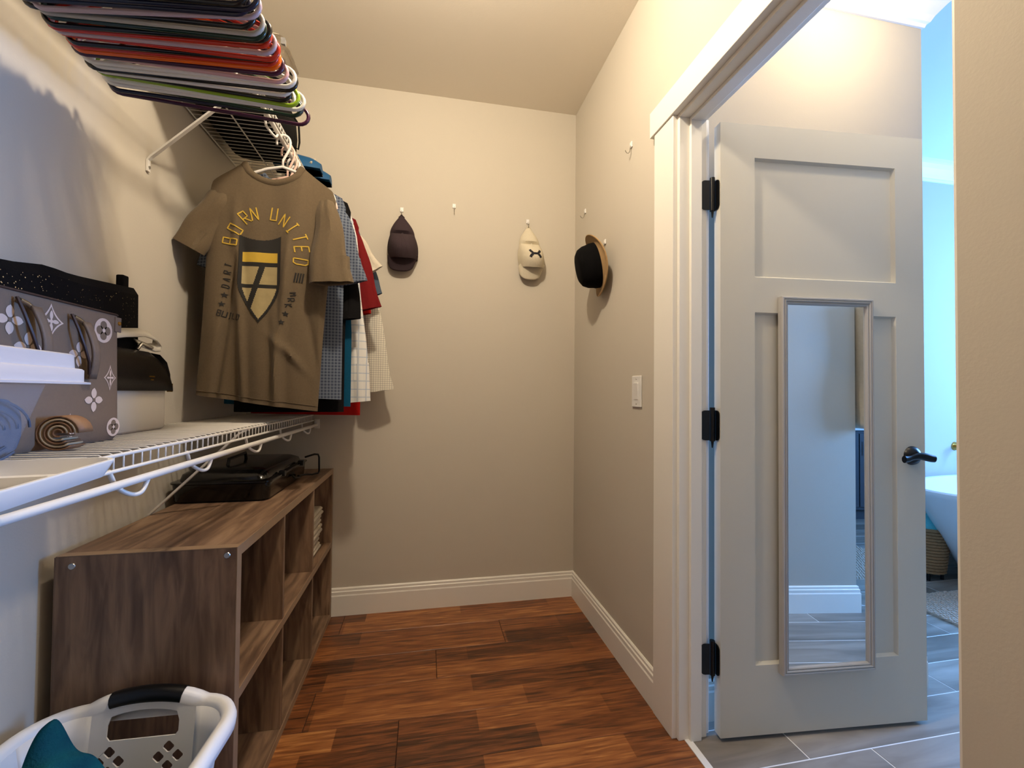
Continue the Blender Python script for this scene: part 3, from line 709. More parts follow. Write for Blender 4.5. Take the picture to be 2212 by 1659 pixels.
rs = [[(TX - .05 + (p[0] - TX + .05) * .86, .95 + (p[1] - .95) * .975, ZS) for p in tote_ring(ZS)], tote_ring(ZS + .012)] + [tote_ring(ZS + .012 + (tz1 - ZS - .012) * k / 6) for k in range(1, 7)]
inn = [[(TX - .024 + (p[0] - TX + .024) * .8, p[1] * .995 + .005 * .95, p[2] - d_) for p in tote_ring(tz1)] for d_ in (0, .1)]
MB().rings(rs + inn, (True, True)).build('bag_body', M['toteb'], tote, True)
MB().tube([(p[0] + .0008, p[1], p[2]) for p in tote_ring(tz1 - .001)], .0022, 6, closed=True).build('rim_piping', M['toted'], tote, True)
def tp(off): return lambda y, z_: (TX + off, y, z_)
def tpx(x, y): p = px(x, y, 'X', TX); return p.y, p.z
def star4(cy, cz, ry, rz, rot=0, pinch=.35, n=8):
    out = []
    for k in range(4):
        a0, a1 = pi / 2 * k, pi / 2 * (k + 1)
        A = (math.cos(a0), math.sin(a0)); B = (math.cos(a1), math.sin(a1))
        C = ((A[0] + B[0]) * pinch, (A[1] + B[1]) * pinch)
        for i in range(n):
            t_ = i / n; x = A[0] * (1 - t_) ** 2 + 2 * C[0] * t_ * (1 - t_) + B[0] * t_ ** 2; y = A[1] * (1 - t_) ** 2 + 2 * C[1] * t_ * (1 - t_) + B[1] * t_ ** 2
            x, y = x * ry, y * rz; out.append((cy + x * math.cos(rot) - y * math.sin(rot), cz + x * math.sin(rot) + y * math.cos(rot)))
    return out
def petals(cy, cz, r, w, rot=0, n=14, out=None, rs_=None):
    res = []
    for k in range(4):
        a = rot + pi / 2 * k; L_ = r if k % 2 == 0 else (rs_ or r); pl = []
        for i in range(n):
            t_ = i / n; s = t_ * 2 if t_ < .5 else 2 - 2 * t_; sg = 1 if t_ < .5 else -1
            u = L_ * (.08 + .92 * s); v_ = sg * w * math.sin(pi * min(1, s * .98)) ** .8
            pl.append((cy + u * math.cos(a) - v_ * math.sin(a), cz + u * math.sin(a) + v_ * math.cos(a)))
        res.append(pl)
    return res
def circ(cy, cz, r, n=20): return [(cy + r * math.cos(2 * pi * k / n), cz + r * math.sin(2 * pi * k / n)) for k in range(n)]
def m_diamond(x, y, h, w):
    cy, cz = tpx(x, y); o = MB(); quadpoly(o, star4(cy, cz, w, h, 0, .30), tp(.0006)); p = o.build('print_flower', M['totep'], tote)
    i = MB(); quadpoly(i, star4(cy, cz, w * .80, h * .82, 0, .30), tp(.0010)); i.build('print_ground', M['toteb'], p)
    q = MB()
    for k in petals(cy, cz, h * .62, w * .13, pi / 2, rs_=w * .6): quadpoly(q, k, tp(.0014))
    quadpoly(q, circ(cy, cz, w * .13), tp(.0016)); q.build('print_petals', M['totep'], p)
def m_circle(x, y, r):
    cy, cz = tpx(x, y); o = MB(); quadpoly(o, circ(cy, cz, r, 32), tp(.0006)); p = o.build('print_flower', M['totep'], tote)
    q = MB()
    for k in range(4): quadpoly(q, circ(cy + r * .42 * math.cos(pi / 2 * k), cz + r * .42 * math.sin(pi / 2 * k), r * .36), tp(.0010))
    q.build('print_ground', M['toteb'], p)
    c = MB(); quadpoly(c, circ(cy, cz, r * .17), tp(.0014)); c.build('print_petals', M['totep'], p)
def m_flower(x, y, r):
    cy, cz = tpx(x, y); q = MB()
    for k in petals(cy, cz, r, r * .30, pi / 2): quadpoly(q, k, tp(.0007))
    p = q.build('print_flower', M['totep'], tote)
    c = MB(); quadpoly(c, circ(cy, cz, r * .16), tp(.0012)); c.build('print_ground', M['toteb'], p)
m_diamond(109, 694, .034, .030); m_circle(223, 714, .027); m_diamond(237, 816, .029, .019); m_flower(202, 864, .026); m_flower(60, 750, .028); m_flower(170, 765, .026); m_diamond(150, 925, .03, .024); m_circle(244, 922, .021)
m_flower(20, 690, .026)
for x, y in ((48, 655), (163, 690)):
    cy, cz = tpx(x, y)
    hb = MB().tube([(TX + .006, cy - .014, cz + .004), (TX + .007, cy, cz), (TX + .006, cy + .016, cz - .008)], .0042, 8).build('handle_bar', M['steel'], tote, True)
    pts = [(TX + .006, cy - .018, cz + .008), (TX + .016, cy - .016, cz - .02), (TX + .020, cy - .004, cz - .055), (TX + .018, cy + .012, cz - .085), (TX + .012, cy + .022, cz - .11)]
    MB().tube(pts, .0030, 6).build('handle_cord', M['toted'], tote, True)
    g_ = MB().grid(3, 10, lambda a, b: (TX + .008 + .012 * math.sin(pi * b), cy + .004 + .020 * b + .02 * a, cz - .004 - .115 * b)); ob = g_.build('handle_strap', M['toteb'], tote, True)
    sm = ob.modifiers.new('s', 'SOLIDIFY'); sm.thickness = .004
MB().box(TX - .001, TX + .002, ty1 - .022, ty1 - .002, tz1 - .04, tz1 - .006).build('corner_patch', M['toteb'], tote, bevel=.001)
MB().lathe([(0, .004), (.004, .003), (.005, 0)], (TX + .0015, ty1 - .010, tz1 - .02), 12, 'X').build('rivet', M['brass'], tote, True)
# ------------------------------------------------------------------ black sparkly bag behind the tote
sb = root('sequin_bag', (-.83, 1.1, ZS)); tag(sb, 'tall black bag with tiny sparkles leaning on the wall behind the tote', 'handbag')
def sbz(y): return 1.385 + .038 * max(0, (y - 1.0) / .43) + .008 * math.exp(-((y - 1.13) / .05) ** 2)
rs = []
for k in range(25):
    y = .62 + (1.428 - .62) * k / 24; zt = sbz(y); x0, x1 = -.858, -.812; e = .012 if 0 < k < 24 else .004
    rs.append([(x0, y, ZS), (x1, y, ZS), (x1 + .004, y, ZS + .12), (x1, y, zt - .02), (x1 - .012, y, zt), (x0 + .004, y, zt), (x0, y, zt - .1)])
MB().rings(rs, (True, True)).build('bag_body', M['blackfab'], sb)
MB().box(-.846, -.826, 1.388, 1.412, 1.40, 1.452).build('strap_tab', M['blackfab'], sb, bevel=.004)
M['spark'] = mat('silver_sequin', (240, 236, 230), .15, 1, var=0)
q = MB()
for k in range(240):
    y = .95 + (1.42 - .95) * rnd.random() ** 1.4; zt = sbz(y); dz = .02 + .11 * rnd.random(); s = rnd.uniform(.0008, .0017)
    q.add([(-.8065, y - s, zt - dz), (-.8065, y, zt - dz - s), (-.8065, y + s, zt - dz), (-.8065, y, zt - dz + s)], [(0, 1, 2, 3)])
sq = q.build('sequins', M['spark'], sb); sq['kind'] = 'stuff'
# ------------------------------------------------------------------ black and white flap bag
M['wleather'] = mat('white_leather', (226, 220, 206), .45, var=.03)
M['bleather'] = mat('black_leather', (16, 14, 14), .32, var=.08, scale=60, bump=.15)
fb = root('flap_bag', (-.80, 1.35, ZS)); tag(fb, 'white handbag with a black flap and white strap beside the tote', 'handbag')
def rr_box(x0, x1, y0, y1, z0, z1, r_, ins=.0, n=5):
    def ring(zz, g):
        out = []
        a, b, c, d_ = x0 + g, x1 - g, y0 + g, y1 - g
        for (cx, cy, a0) in ((b - r_, d_ - r_, 0), (a + r_, d_ - r_, 90), (a + r_, c + r_, 180), (b - r_, c + r_, 270)):
            for k in range(n + 1): out.append((cx + r_ * math.cos(R(a0 + 90 * k / n)), cy + r_ * math.sin(R(a0 + 90 * k / n)), zz))
        return out
    return [ring(z0, .006), ring(z0 + .006, 0), ring(z1 - .006, ins), ring(z1, ins + .006)]
MB().rings(rr_box(-.85, -.762, 1.19, 1.488, ZS, 1.20, .02), (True, True)).build('bag_body', M['wleather'], fb, True)
# flap: wraps over the top and down the front
fpath = [(-.846, 1.13), (-.848, 1.2), (-.838, 1.228), (-.81, 1.243), (-.785, 1.238), (-.766, 1.215), (-.757, 1.18), (-.755, 1.13)]
ys_ = [1.185, 1.195, 1.25, 1.35, 1.43, 1.47, 1.487, 1.493]
rs = []
for y in ys_:
    sft = .035 * max(0, (y - 1.42) / .073) ** 2
    rs.append([(xx, y, zz - (sft if zz > 1.16 else 0)) for xx, zz in fpath])
fo = MB().rings(rs, wrap=False).build('flap', M['bleather'], fb, True); sm = fo.modifiers.new('s', 'SOLIDIFY'); sm.thickness = .004; sm.offset = 1
MB().rings([[(x_, 1.487, z_) for x_, z_ in fpath], [(x_, 1.488, z_) for x_, z_ in fpath]], (True, True), ).build('flap_side', M['bleather'], fb)
MB().box(-.756, -.7535, 1.470, 1.4965, 1.127, 1.130).box(-.756, -.7535, 1.494, 1.4965, 1.127, 1.152).build('gold_corner', M['brass'], fb)
for dz, a, b in ((0, 1.378, 1.402), (-.009, 1.385, 1.397)):
    MB().box(-.7522, -.7512, a, b, 1.168 + dz, 1.1715 + dz).build('gold_mark', M['brass'], fb)
sp_ = [(1.18, 1.262), (1.25, 1.268), (1.34, 1.285), (1.42, 1.296), (1.475, 1.290), (1.496, 1.272), (1.488, 1.258), (1.46, 1.254), (1.43, 1.258), (1.40, 1.262)]
sm_ = MB().rings([[(-.785 - w, y, z_ - .010 + w) for y, z_ in sp_] for w in (0, .022)], wrap=False).build('strap', M['wleather'], fb, True); s_ = sm_.modifiers.new('s', 'SOLIDIFY'); s_.thickness = .004
MB().tube([(-.79, 1.39, 1.245), (-.785, 1.40, 1.262), (-.775, 1.43, 1.252)], .005, 8).build('clasp', M['steel'], fb, True)
# ------------------------------------------------------------------ rolled belt
M['belt'] = mat('tan_leather', (150, 110, 76), .6, var=.15, scale=50)
M['cork'] = mat('cream_lining', (206, 184, 150), .8, var=.1)
rb = root('rolled_belt', (-.668, .975, ZS + .0330)); tag(rb, 'tan belt rolled up tight at the foot of the tote bag', 'belt')
for k, (r_, m_) in enumerate(((.031, 'belt'), (.0255, 'cork'), (.0195, 'belt'), (.0135, 'cork'), (.007, 'belt'))):
    pts = [(-.668 + r_ * math.cos(2 * pi * i / 22), 0, ZS + .0330 + r_ * math.sin(2 * pi * i / 22)) for i in range(20)]
    a = MB().rings([[(p[0] * 1, yy + .12 * (p[0] + .668), p[2]) for p in pts] for yy in (.955, .99)], wrap=False).build('belt_coil', M[m_], rb, True)
    s_ = a.modifiers.new('s', 'SOLIDIFY'); s_.thickness = .0028; s_.offset = 0
# ------------------------------------------------------------------ white tray, clear box and folded cloth
TR = R(9)
def rotz(p, c, a): x, y = p[0] - c[0], p[1] - c[1]; return (c[0] + x * math.cos(a) - y * math.sin(a), c[1] + x * math.sin(a) + y * math.cos(a), p[2])
pv = (-.415, .645, 0)                # far front corner of the tray
def rotmb(mb):
    mb.v = [rotz(p, pv, TR) for p in mb.v]; return mb
tray = root('drawer_tray', (-.6, .45, ZS)); tag(tray, 'white plastic divided tray under the clear box, overhanging the shelf', 'tray')
x0, x1, y0, y1 = -.83, -.405, .12, .705
def trr(g, zz, r_=.03, n=6):
    out = []
    for (cx, cy, a0) in ((x1 - g - r_, y1 - g - r_, 0), (x0 + g + r_, y1 - g - r_, 90), (x0 + g + r_, y0 + g + r_, 180), (x1 - g - r_, y0 + g + r_, 270)):
        for k in range(n + 1): out.append((cx + r_ * math.cos(R(a0 + 90 * k / n)), cy + r_ * math.sin(R(a0 + 90 * k / n)), zz))
    return out
zt = 1.040
rotmb(MB().rings([trr(.008, ZS), trr(.0, zt - .002), trr(.001, zt), trr(.005, zt), trr(.012, ZS + .003)], (True, True))).build('tray_shell', M['whiteplast'], tray, True)
rotmb(MB().box(x0 + .012, x1 - .012, .600, .604, ZS + .003, zt - .007)).build('tray_divider', M['whiteplast'], tray)
rotmb(MB().box(x1 - .13, x1 - .126, .604, y1 - .012, ZS + .003, zt - .007)).build('tray_divider', M['whiteplast'], tray)
def plast(name, c, tr, rough=.25):
    m = bpy.data.materials.new(name); m.use_nodes = True; nt = m.node_tree; b = nt.nodes['Principled BSDF']
    b.inputs['Base Color'].default_value = lin(c); b.inputs['Roughness'].default_value = rough
    t_ = nt.nodes.new('ShaderNodeBsdfTransparent'); mx = nt.nodes.new('ShaderNodeMixShader'); mx.inputs[0].default_value = tr
    nz = nt.nodes.new('ShaderNodeTexNoise'); nz.inputs['Scale'].default_value = 6
    mr_ = nt.nodes.new('ShaderNodeMapRange'); mr_.inputs[3].default_value = tr - .05; mr_.inputs[4].default_value = tr + .05
    nt.links.new(nz.outputs['Fac'], mr_.inputs[0]); nt.links.new(mr_.outputs[0], mx.inputs[0])
    nt.links.new(b.outputs[0], mx.inputs[1]); nt.links.new(t_.outputs[0], mx.inputs[2]); nt.links.new(mx.outputs[0], nt.nodes['Material Output'].inputs[0]); return m
M['clear'] = plast('cloudy_clear_plastic', (220, 218, 222), .78); M['lidp'] = plast('cloudy_lid_plastic', (214, 214, 222), .18, .35)
bin_ = root('clear_storage_box', (-.62, .5, ZS + .004)); tag(bin_, 'clear plastic storage box with a milky lid holding grey-blue cloth', 'box')
def brr(gx, gy, zz, r_=.03, n=6):
    a, b, c, d_ = -.80 + gx, -.535 - gx, .30 + gy, .835 - gy; out = []
    for (cx, cy, a0) in ((b - r_, d_ - r_, 0), (a + r_, d_ - r_, 90), (a + r_, c + r_, 180), (b - r_, c + r_, 270)):
        for k in range(n + 1): out.append(rotz((cx + r_ * math.cos(R(a0 + 90 * k / n)), cy + r_ * math.sin(R(a0 + 90 * k / n)), zz), (-.535, .835, 0), R(8)))
    return out
zb0 = ZS + .0045
MB().rings([brr(.05, .088, zb0), brr(.045, .082, zb0 + .004), brr(.025, .042, 1.146)], (True, False)).build('box_body', M['clear'], bin_, True)
MB().rings([brr(-.006, -.002, 1.141), brr(-.006, -.002, 1.144), brr(.0, .004, 1.145), brr(.0, .004, 1.163), brr(.002, .006, 1.165), brr(.008, .012, 1.166), brr(.009, .013, 1.186), brr(.012, .016, 1.188)], (False, True)).build('lid', M['lidp'], bin_, True)
M['bluecl'] = mat('grey_blue_jersey', (92, 104, 124), .9, var=.08, scale=120, bump=.2)
fc = root('folded_cloth', (-.65, .6, zb0 + .002)); tag(fc, 'grey-blue cloth rolled up inside the clear storage box', 'cloth')
for k, (g_, top) in enumerate(((.0, 1.132),)):
    rs = []
    for i in range(15):
        x = -.745 + .165 * i / 14; sc_ = 1 - .10 * abs(i / 7 - 1) ** 3; ring = []
        for j in range(32):
            a = 2 * pi * j / 32; c_, s_ = math.cos(a), math.sin(a)
            yy = .668 + .098 * sc_ * (abs(c_) ** .62) * (1 if c_ > 0 else -1); zz = 1.078 + .0495 * sc_ * (abs(s_) ** .75) * (1 if s_ > 0 else -1) + .0012 * math.sin(14 * a)
            ring.append(rotz((x, yy, zz), (-.535, .835, 0), R(8)))
        rs.append(ring)
    MB().rings(rs, (True, True)).build('cloth_roll', M['bluecl'], fc, True)
rs = []
for k in range(3):
    MB().tube([rotz((-.572 - .0, .668 + (.09 - .024 * k) * math.cos(a_) , 1.078 + (.043 - .012 * k) * math.sin(a_)), (-.535, .835, 0), R(8)) for a_ in [2 * pi * i / 30 for i in range(27)]], .0018, 6).build('fold_edge', M['bluecl'], fc, True)
# ------------------------------------------------------------------ portable grill on the bookcase
gz = bz + .0006
gr = root('portable_grill', (-.68, 1.93, gz)); tag(gr, 'black portable grill with wire handle on top of the bookcase', 'grill')
def gring(x0, x1, y0, y1, zz, r_=.03, n=6):
    out = []
    for (cx, cy, a0) in ((x1 - r_, y1 - r_, 0), (x0 + r_, y1 - r_, 90), (x0 + r_, y0 + r_, 180), (x1 - r_, y0 + r_, 270)):
        for k in range(n + 1): out.append((cx + r_ * math.cos(R(a0 + 90 * k / n)), cy + r_ * math.sin(R(a0 + 90 * k / n)), zz))
    return out
gx0, gx1, gy0, gy1 = -.845, -.535, 1.665, 2.16
MB().rings([gring(gx0 + .012, gx1 - .012, gy0 + .012, gy1 - .012, gz), gring(gx0 + .004, gx1 - .004, gy0 + .004, gy1 - .004, gz + .008), gring(gx0, gx1, gy0, gy1, gz + .062), gring(gx0 - .003, gx1 + .006, gy0 - .006, gy1 + .006, gz + .066), gring(gx0 - .003, gx1 + .006, gy0 - .006, gy1 + .006, gz + .071), gring(gx0 + .01, gx1 - .01, gy0 + .01, gy1 - .01, gz + .073)], (True, True)).build('fire_box', M['blackgloss'], gr, True)
MB().rings([gring(gx0 + .012, gx1 - .015, gy0 + .02, gy1 - .02, gz + .0732), gring(gx0 + .015, gx1 - .02, gy0 + .03, gy1 - .03, gz + .092), gring(gx0 + .03, gx1 - .045, gy0 + .06, gy1 - .05, gz + .104), gring(gx0 + .05, gx1 - .07, gy0 + .09, gy1 - .08, gz + .108)], (True, True)).build('lid', M['blackgloss'], gr, True)
MB().tube([(-.72, 1.80, gz + .106), (-.72, 1.81, gz + .128), (-.72, 1.96, gz + .132), (-.72, 1.97, gz + .106)], .006, 8).build('lid_handle', M['black'], gr, True)
MB().tube([(gx1 + .004, 2.11, gz + .088), (-.492, 2.115, gz + .10), (-.478, 2.122, gz + .098), (-.474, 2.125, gz + .085), (-.474, 2.13, gz + .022), (-.478, 2.13, gz + .012), (-.500, 2.11, gz + .010), (-.515, 2.07, gz + .018), (gx1 + .003, 2.02, gz + .022)], .0042, 8).build('wire_handle', M['black'], gr, True)
MB().tube([(gx1 + .002, 1.93, gz + .040), (-.524, 1.94, gz + .026), (-.518, 1.99, gz + .022), (gx1 + .002, 2.02, gz + .022)], .004, 8).build('wire_handle', M['black'], gr, True)
for yy in (1.80, 2.05): MB().box(gx1 - .01, gx1 + .012, yy, yy + .02, gz + .06, gz + .082).build('latch', M['black'], gr, bevel=.002)
# ------------------------------------------------------------------ folded towels in the upper far cube
M['towel'] = mat('off_white_terry', (206, 196, 178), .95, var=.1, scale=60, bump=.6, bscale=250, spec=.1)
zz = .3835
tl_ = [('thin', .030), ('thick', .042), ('thick', .044), ('thick', .042), ('thin', .034)]
labs = ['off-white towel at the bottom of the stack in the bookcase cube', 'second off-white towel up in the bookcase cube stack', 'off-white towel in the middle of the bookcase cube stack', 'second off-white towel down in the bookcase cube stack', 'off-white towel lying on top of the bookcase cube stack']
for k, (nm, h_) in enumerate(tl_):
    dx = rnd.uniform(-.012, .014); o = root('folded_towel', (-.58, 2.14, zz)); tag(o, labs[k], 'towel', 'towels in the bookcase cube')
    for s in range(2):
        hh = h_ / 2 - .0006; rs = []
        x0, x1 = -.72, -.485 + dx + rnd.uniform(-.006, .006); y0, y1 = 2.035 + rnd.uniform(0, .01), 2.262 - rnd.uniform(0, .012)
        if s == 0: zs = zz
        else: zs = zz + h_ / 2
        MB().rings([gring(x0 + .006, x1 - .006, y0 + .006, y1 - .006, zs, .01, 3), gring(x0, x1, y0, y1, zs + hh * .35, .012, 3), gring(x0, x1, y0, y1, zs + hh * .65, .012, 3), gring(x0 + .006, x1 - .006, y0 + .006, y1 - .006, zs + hh, .01, 3)], (True, True)).build('towel_fold', M['towel'], o, True)
    zz += h_ + .0008
# ------------------------------------------------------------------ laundry basket
M['basket'] = mat('white_basket_plastic', (238, 236, 232), .42, var=.02)
LB = root('laundry_basket', (-.60, .86, 0)); tag(LB, 'white plastic laundry basket with a black grip before the bookcase', 'basket')
RB = R(-2)
bhw, bhl, bcr, zr = .205, .29, .10, .42       # half width, half length, corner radius, rim height
bc_ = (-.622, .868)
def bring(g, zz, r_=None, n=10, bump=0):
    r_ = (r_ or bcr) ; out = []
    a, b = bhw - g, bhl - g; r_ = max(.02, r_ - g)
    for (cx, cy, a0) in ((a - r_, b - r_, 0), (-a + r_, b - r_, 90), (-a + r_, -b + r_, 180), (a - r_, -b + r_, 270)):
        for k in range(n + 1):
            out.append((cx + r_ * math.cos(R(a0 + 90 * k / n)), cy + r_ * math.sin(R(a0 + 90 * k / n)), zz))
        # straight run to the next corner, subdivided
        nx_ = {0: (-a + r_, b), 90: (-a, -b + r_), 180: (a - r_, -b), 270: (a, b - r_)}[a0]
        la = out[-1]
        for k in range(1, 12): out.append((la[0] + (nx_[0] - la[0]) * k / 12, la[1] + (nx_[1] - la[1]) * k / 12, zz))
    if bump:
        out = [(x, y, z_ + bump * max(0, 1 - (x / .115) ** 2) ** .7 * (1 if abs(y) > bhl - g - .06 else 0)) for x, y, z_ in out]
    c_, s_ = math.cos(RB), math.sin(RB)
    return [(bc_[0] + x * c_ - y * s_, bc_[1] + x * s_ + y * c_, z_) for x, y, z_ in out]
BP = .028
prof = [(.016, -.030, 0), (.0, -.034, .4), (-.008, -.028, .7), (-.010, -.012, 1), (-.006, .0, 1), (.002, .005, 1), (.012, .004, 1), (.020, -.004, 1), (.021, -.02, .9)]
MB().rings([bring(g, zr + dz, bump=BP * w) for g, dz, w in prof]).build('rim', M['basket'], LB, True)
def bxy(x, y): c_, s_ = math.cos(RB), math.sin(RB); return bc_[0] + x * c_ - y * s_, bc_[1] + x * s_ + y * c_
gp = []
for i in range(17):
    x = -.072 + .144 * i / 16; X_, Y_ = bxy(x, bhl - .005); gp.append((X_, Y_, zr - .012 + BP * max(0, 1 - (x / .115) ** 2) ** .7))
MB().tube(gp, .0185, 14, up=(0, 0, 1)).build('handle_grip', M['black'], LB, True)
def taper(zz): return .018 + .055 * (zr - zz) / zr      # how far the wall leans in
def wall_panel(name, half, place, holes):
    """flat lattice panel: 2D outline with holes, filled by a 2D curve and placed on the leaning wall"""
    cu = bpy.data.curves.new('tmp', 'CURVE'); cu.dimensions = '2D'; cu.fill_mode = 'BOTH'
    def spl(pts):
        s = cu.splines.new('POLY'); s.points.add(len(pts) - 1)
        for i, p in enumerate(pts): s.points[i].co = (p[0], p[1], 0, 1)
        s.use_cyclic_u = True
    zt_ = zr - .012
    spl([(-half, .012), (half, .012)] + ([(half - 2 * half * i / 24, zt_ + (BP * max(0, 1 - ((half - 2 * half * i / 24) / .115) ** 2) ** .7 if holes == 'end' else 0)) for i in range(25)]))
    s = .0118
    rows = [(.315, 0), (.275, 1), (.235, 0), (.195, 1), (.155, 0), (.115, 1), (.075, 0)]
    cl = []
    n_ = int(half / .085) + 1
    for cz in (.312, .212, .112):
        for kx in range(-n_, n_ + 1):
            cx = (kx - .5) * .118 + .004
            for dx, dz in ((0, .0195), (0, -.0195), (.0195, 0), (-.0195, 0)): cl.append((cx + dx, cz + dz))
    for (hx, hz_) in cl:
        if abs(hx) > half - .016: continue
        q_ = []
        for k in range(4):
            a = pi / 2 * k; b = pi / 2 * (k + 1)
            A = (math.cos(a), math.sin(a)); B = (math.cos(b), math.sin(b))
            for t_ in (.14, .86): q_.append((hx + s * (A[0] * (1 - t_) + B[0] * t_) * 1.1, hz_ + s * (A[1] * (1 - t_) + B[1] * t_) * 1.1))
        spl(q_)
    if holes == 'end':
        hp_ = [(-.072, zr - .058), (-.066, zr - .066), (.066, zr - .066), (.072, zr - .058), (.072, zr - .036)] + [(.066 - .132 * i / 10, zr - .034 + .026 * max(0, 1 - ((.066 - .132 * i / 10) / .09) ** 2) ** .6) for i in range(11)] + [(-.072, zr - .036)]
        spl(hp_)
    ob = bpy.data.objects.new('tmp', cu); col.objects.link(ob)
    dg = bpy.context.evaluated_depsgraph_get(); me = bpy.data.meshes.new_from_object(ob.evaluated_get(dg))
    mb = MB(); mb.add([place(v.co.x, v.co.y) for v in me.vertices], [tuple(p.vertices) for p in me.polygons])
    bpy.data.objects.remove(ob); bpy.data.curves.remove(cu); bpy.data.meshes.remove(me)
    o = mb.build(name, M['basket'], LB); s_ = o.modifiers.new('s', 'SOLIDIFY'); s_.thickness = .003; s_.offset = 0
    return o
for sg in (1, -1):
    wall_panel('lattice_wall', bhw - bcr, lambda u, v_, sg=sg: (*bxy(u * sg * -1, sg * (bhl - taper(v_))), v_), 'end')
    wall_panel('lattice_wall', bhl - bcr, lambda u, v_, sg=sg: (*bxy(sg * (bhw - taper(v_)), u * sg), v_), 'side')
for sx_ in (1, -1):
    for sy_ in (1, -1):
        g_ = MB(); rows_ = []
        for j in range(9):
            zz_ = .012 + (zr - .024) * j / 8; tpv = taper(zz_); rr_ = bcr - tpv
            rows_.append([(*bxy(sx_ * (bhw - bcr + rr_ * math.cos(R(90 * k / 10))), sy_ * (bhl - bcr + rr_ * math.sin(R(90 * k / 10)))), zz_) for k in range(11)])
        g_.rings(rows_, wrap=False); o = g_.build('corner_wall', M['basket'], LB, True); s_ = o.modifiers.new('s', 'SOLIDIFY'); s_.thickness = .003; s_.offset = 0
MB().rings([bring(.078, .002), bring(.074, .012)], (True, True)).build('basket_bottom', M['basket'], LB, True)
M['tealterry'] = mat('teal_towel_cloth', (16, 88, 92), .95, var=.25, scale=18, c2=(10, 34, 62), bump=.8, bscale=220, spec=.1)
lc = root('teal_towel', (-.66, .8, .014)); tag(lc, 'crumpled teal and navy towel piled in the laundry basket', 'towel')
def pile(u, v_):
    x = -.125 + .25 * u; y = -.20 + .40 * v_
    e = min(1, min(u, 1 - u, v_, 1 - v_) * 5) ** .6
    h_ = .02 + e * (.30 + .13 * math.exp(-((x + .07) / .085) ** 2 - ((y - .10) / .12) ** 2) + .05 * math.sin(9 * x * 2 + 14 * y) * .4 + .012 * math.sin(60 * x + 30 * y + 3 * math.sin(20 * y)) + .010 * math.sin(95 * x - 40 * y) + .03 * math.sin(18 * y + 6 * x))
    return (*bxy(x, y), h_)
MB().grid(60, 80, pile).build('towel_heap', M['tealterry'], lc, True)
# ------------------------------------------------------------------ wall hooks
def hook(P_, n, label):      # P_ on the wall, n outward normal
    o = root('wall_hook', P_); tag(o, label, 'hook', 'adhesive hooks on the walls'); n = Vector(n); s = Vector((0, 0, 1)).cross(n)
    def w(a, b, c): return Vector(P_) + s * a + Vector((0, 0, 1)) * b + n * c
    v = [w(a, b, c) for c in (0, .006) for b in (-.002, .022) for a in (-.009, .009)]
    MB().add(v, [(0, 2, 3, 1), (4, 5, 7, 6), (0, 1, 5, 4), (2, 6, 7, 3), (0, 4, 6, 2), (1, 3, 7, 5)]).build('hook_base', M['whiteplast'], o, bevel=.002)
    MB().tube([w(0, .006, .006), w(0, -.004, .008), w(0, -.020, .010), w(0, -.027, .016), w(0, -.026, .024), w(0, -.016, .030)], .0018, 6).build('hook_wire', M['steel'], o, True)
    return o
hook((-.137, D, 2.083), (0, -1, 0), 'white adhesive hook carrying the dark cap')
hook((.137, D, 2.128), (0, -1, 0), 'bare white adhesive hook between the two caps')
hook((.546, D, 2.078), (0, -1, 0), 'white adhesive hook carrying the cream cap')
hook((XR, 2.191, 2.095), (-1, 0, 0), 'bare adhesive hook above the black hat')
hook((XR, 1.658, 2.155), (-1, 0, 0), 'bare adhesive hook beside the door casing')
hook((XR, 1.925, 1.84), (-1, 0, 0), 'adhesive hook hidden behind the black hat')
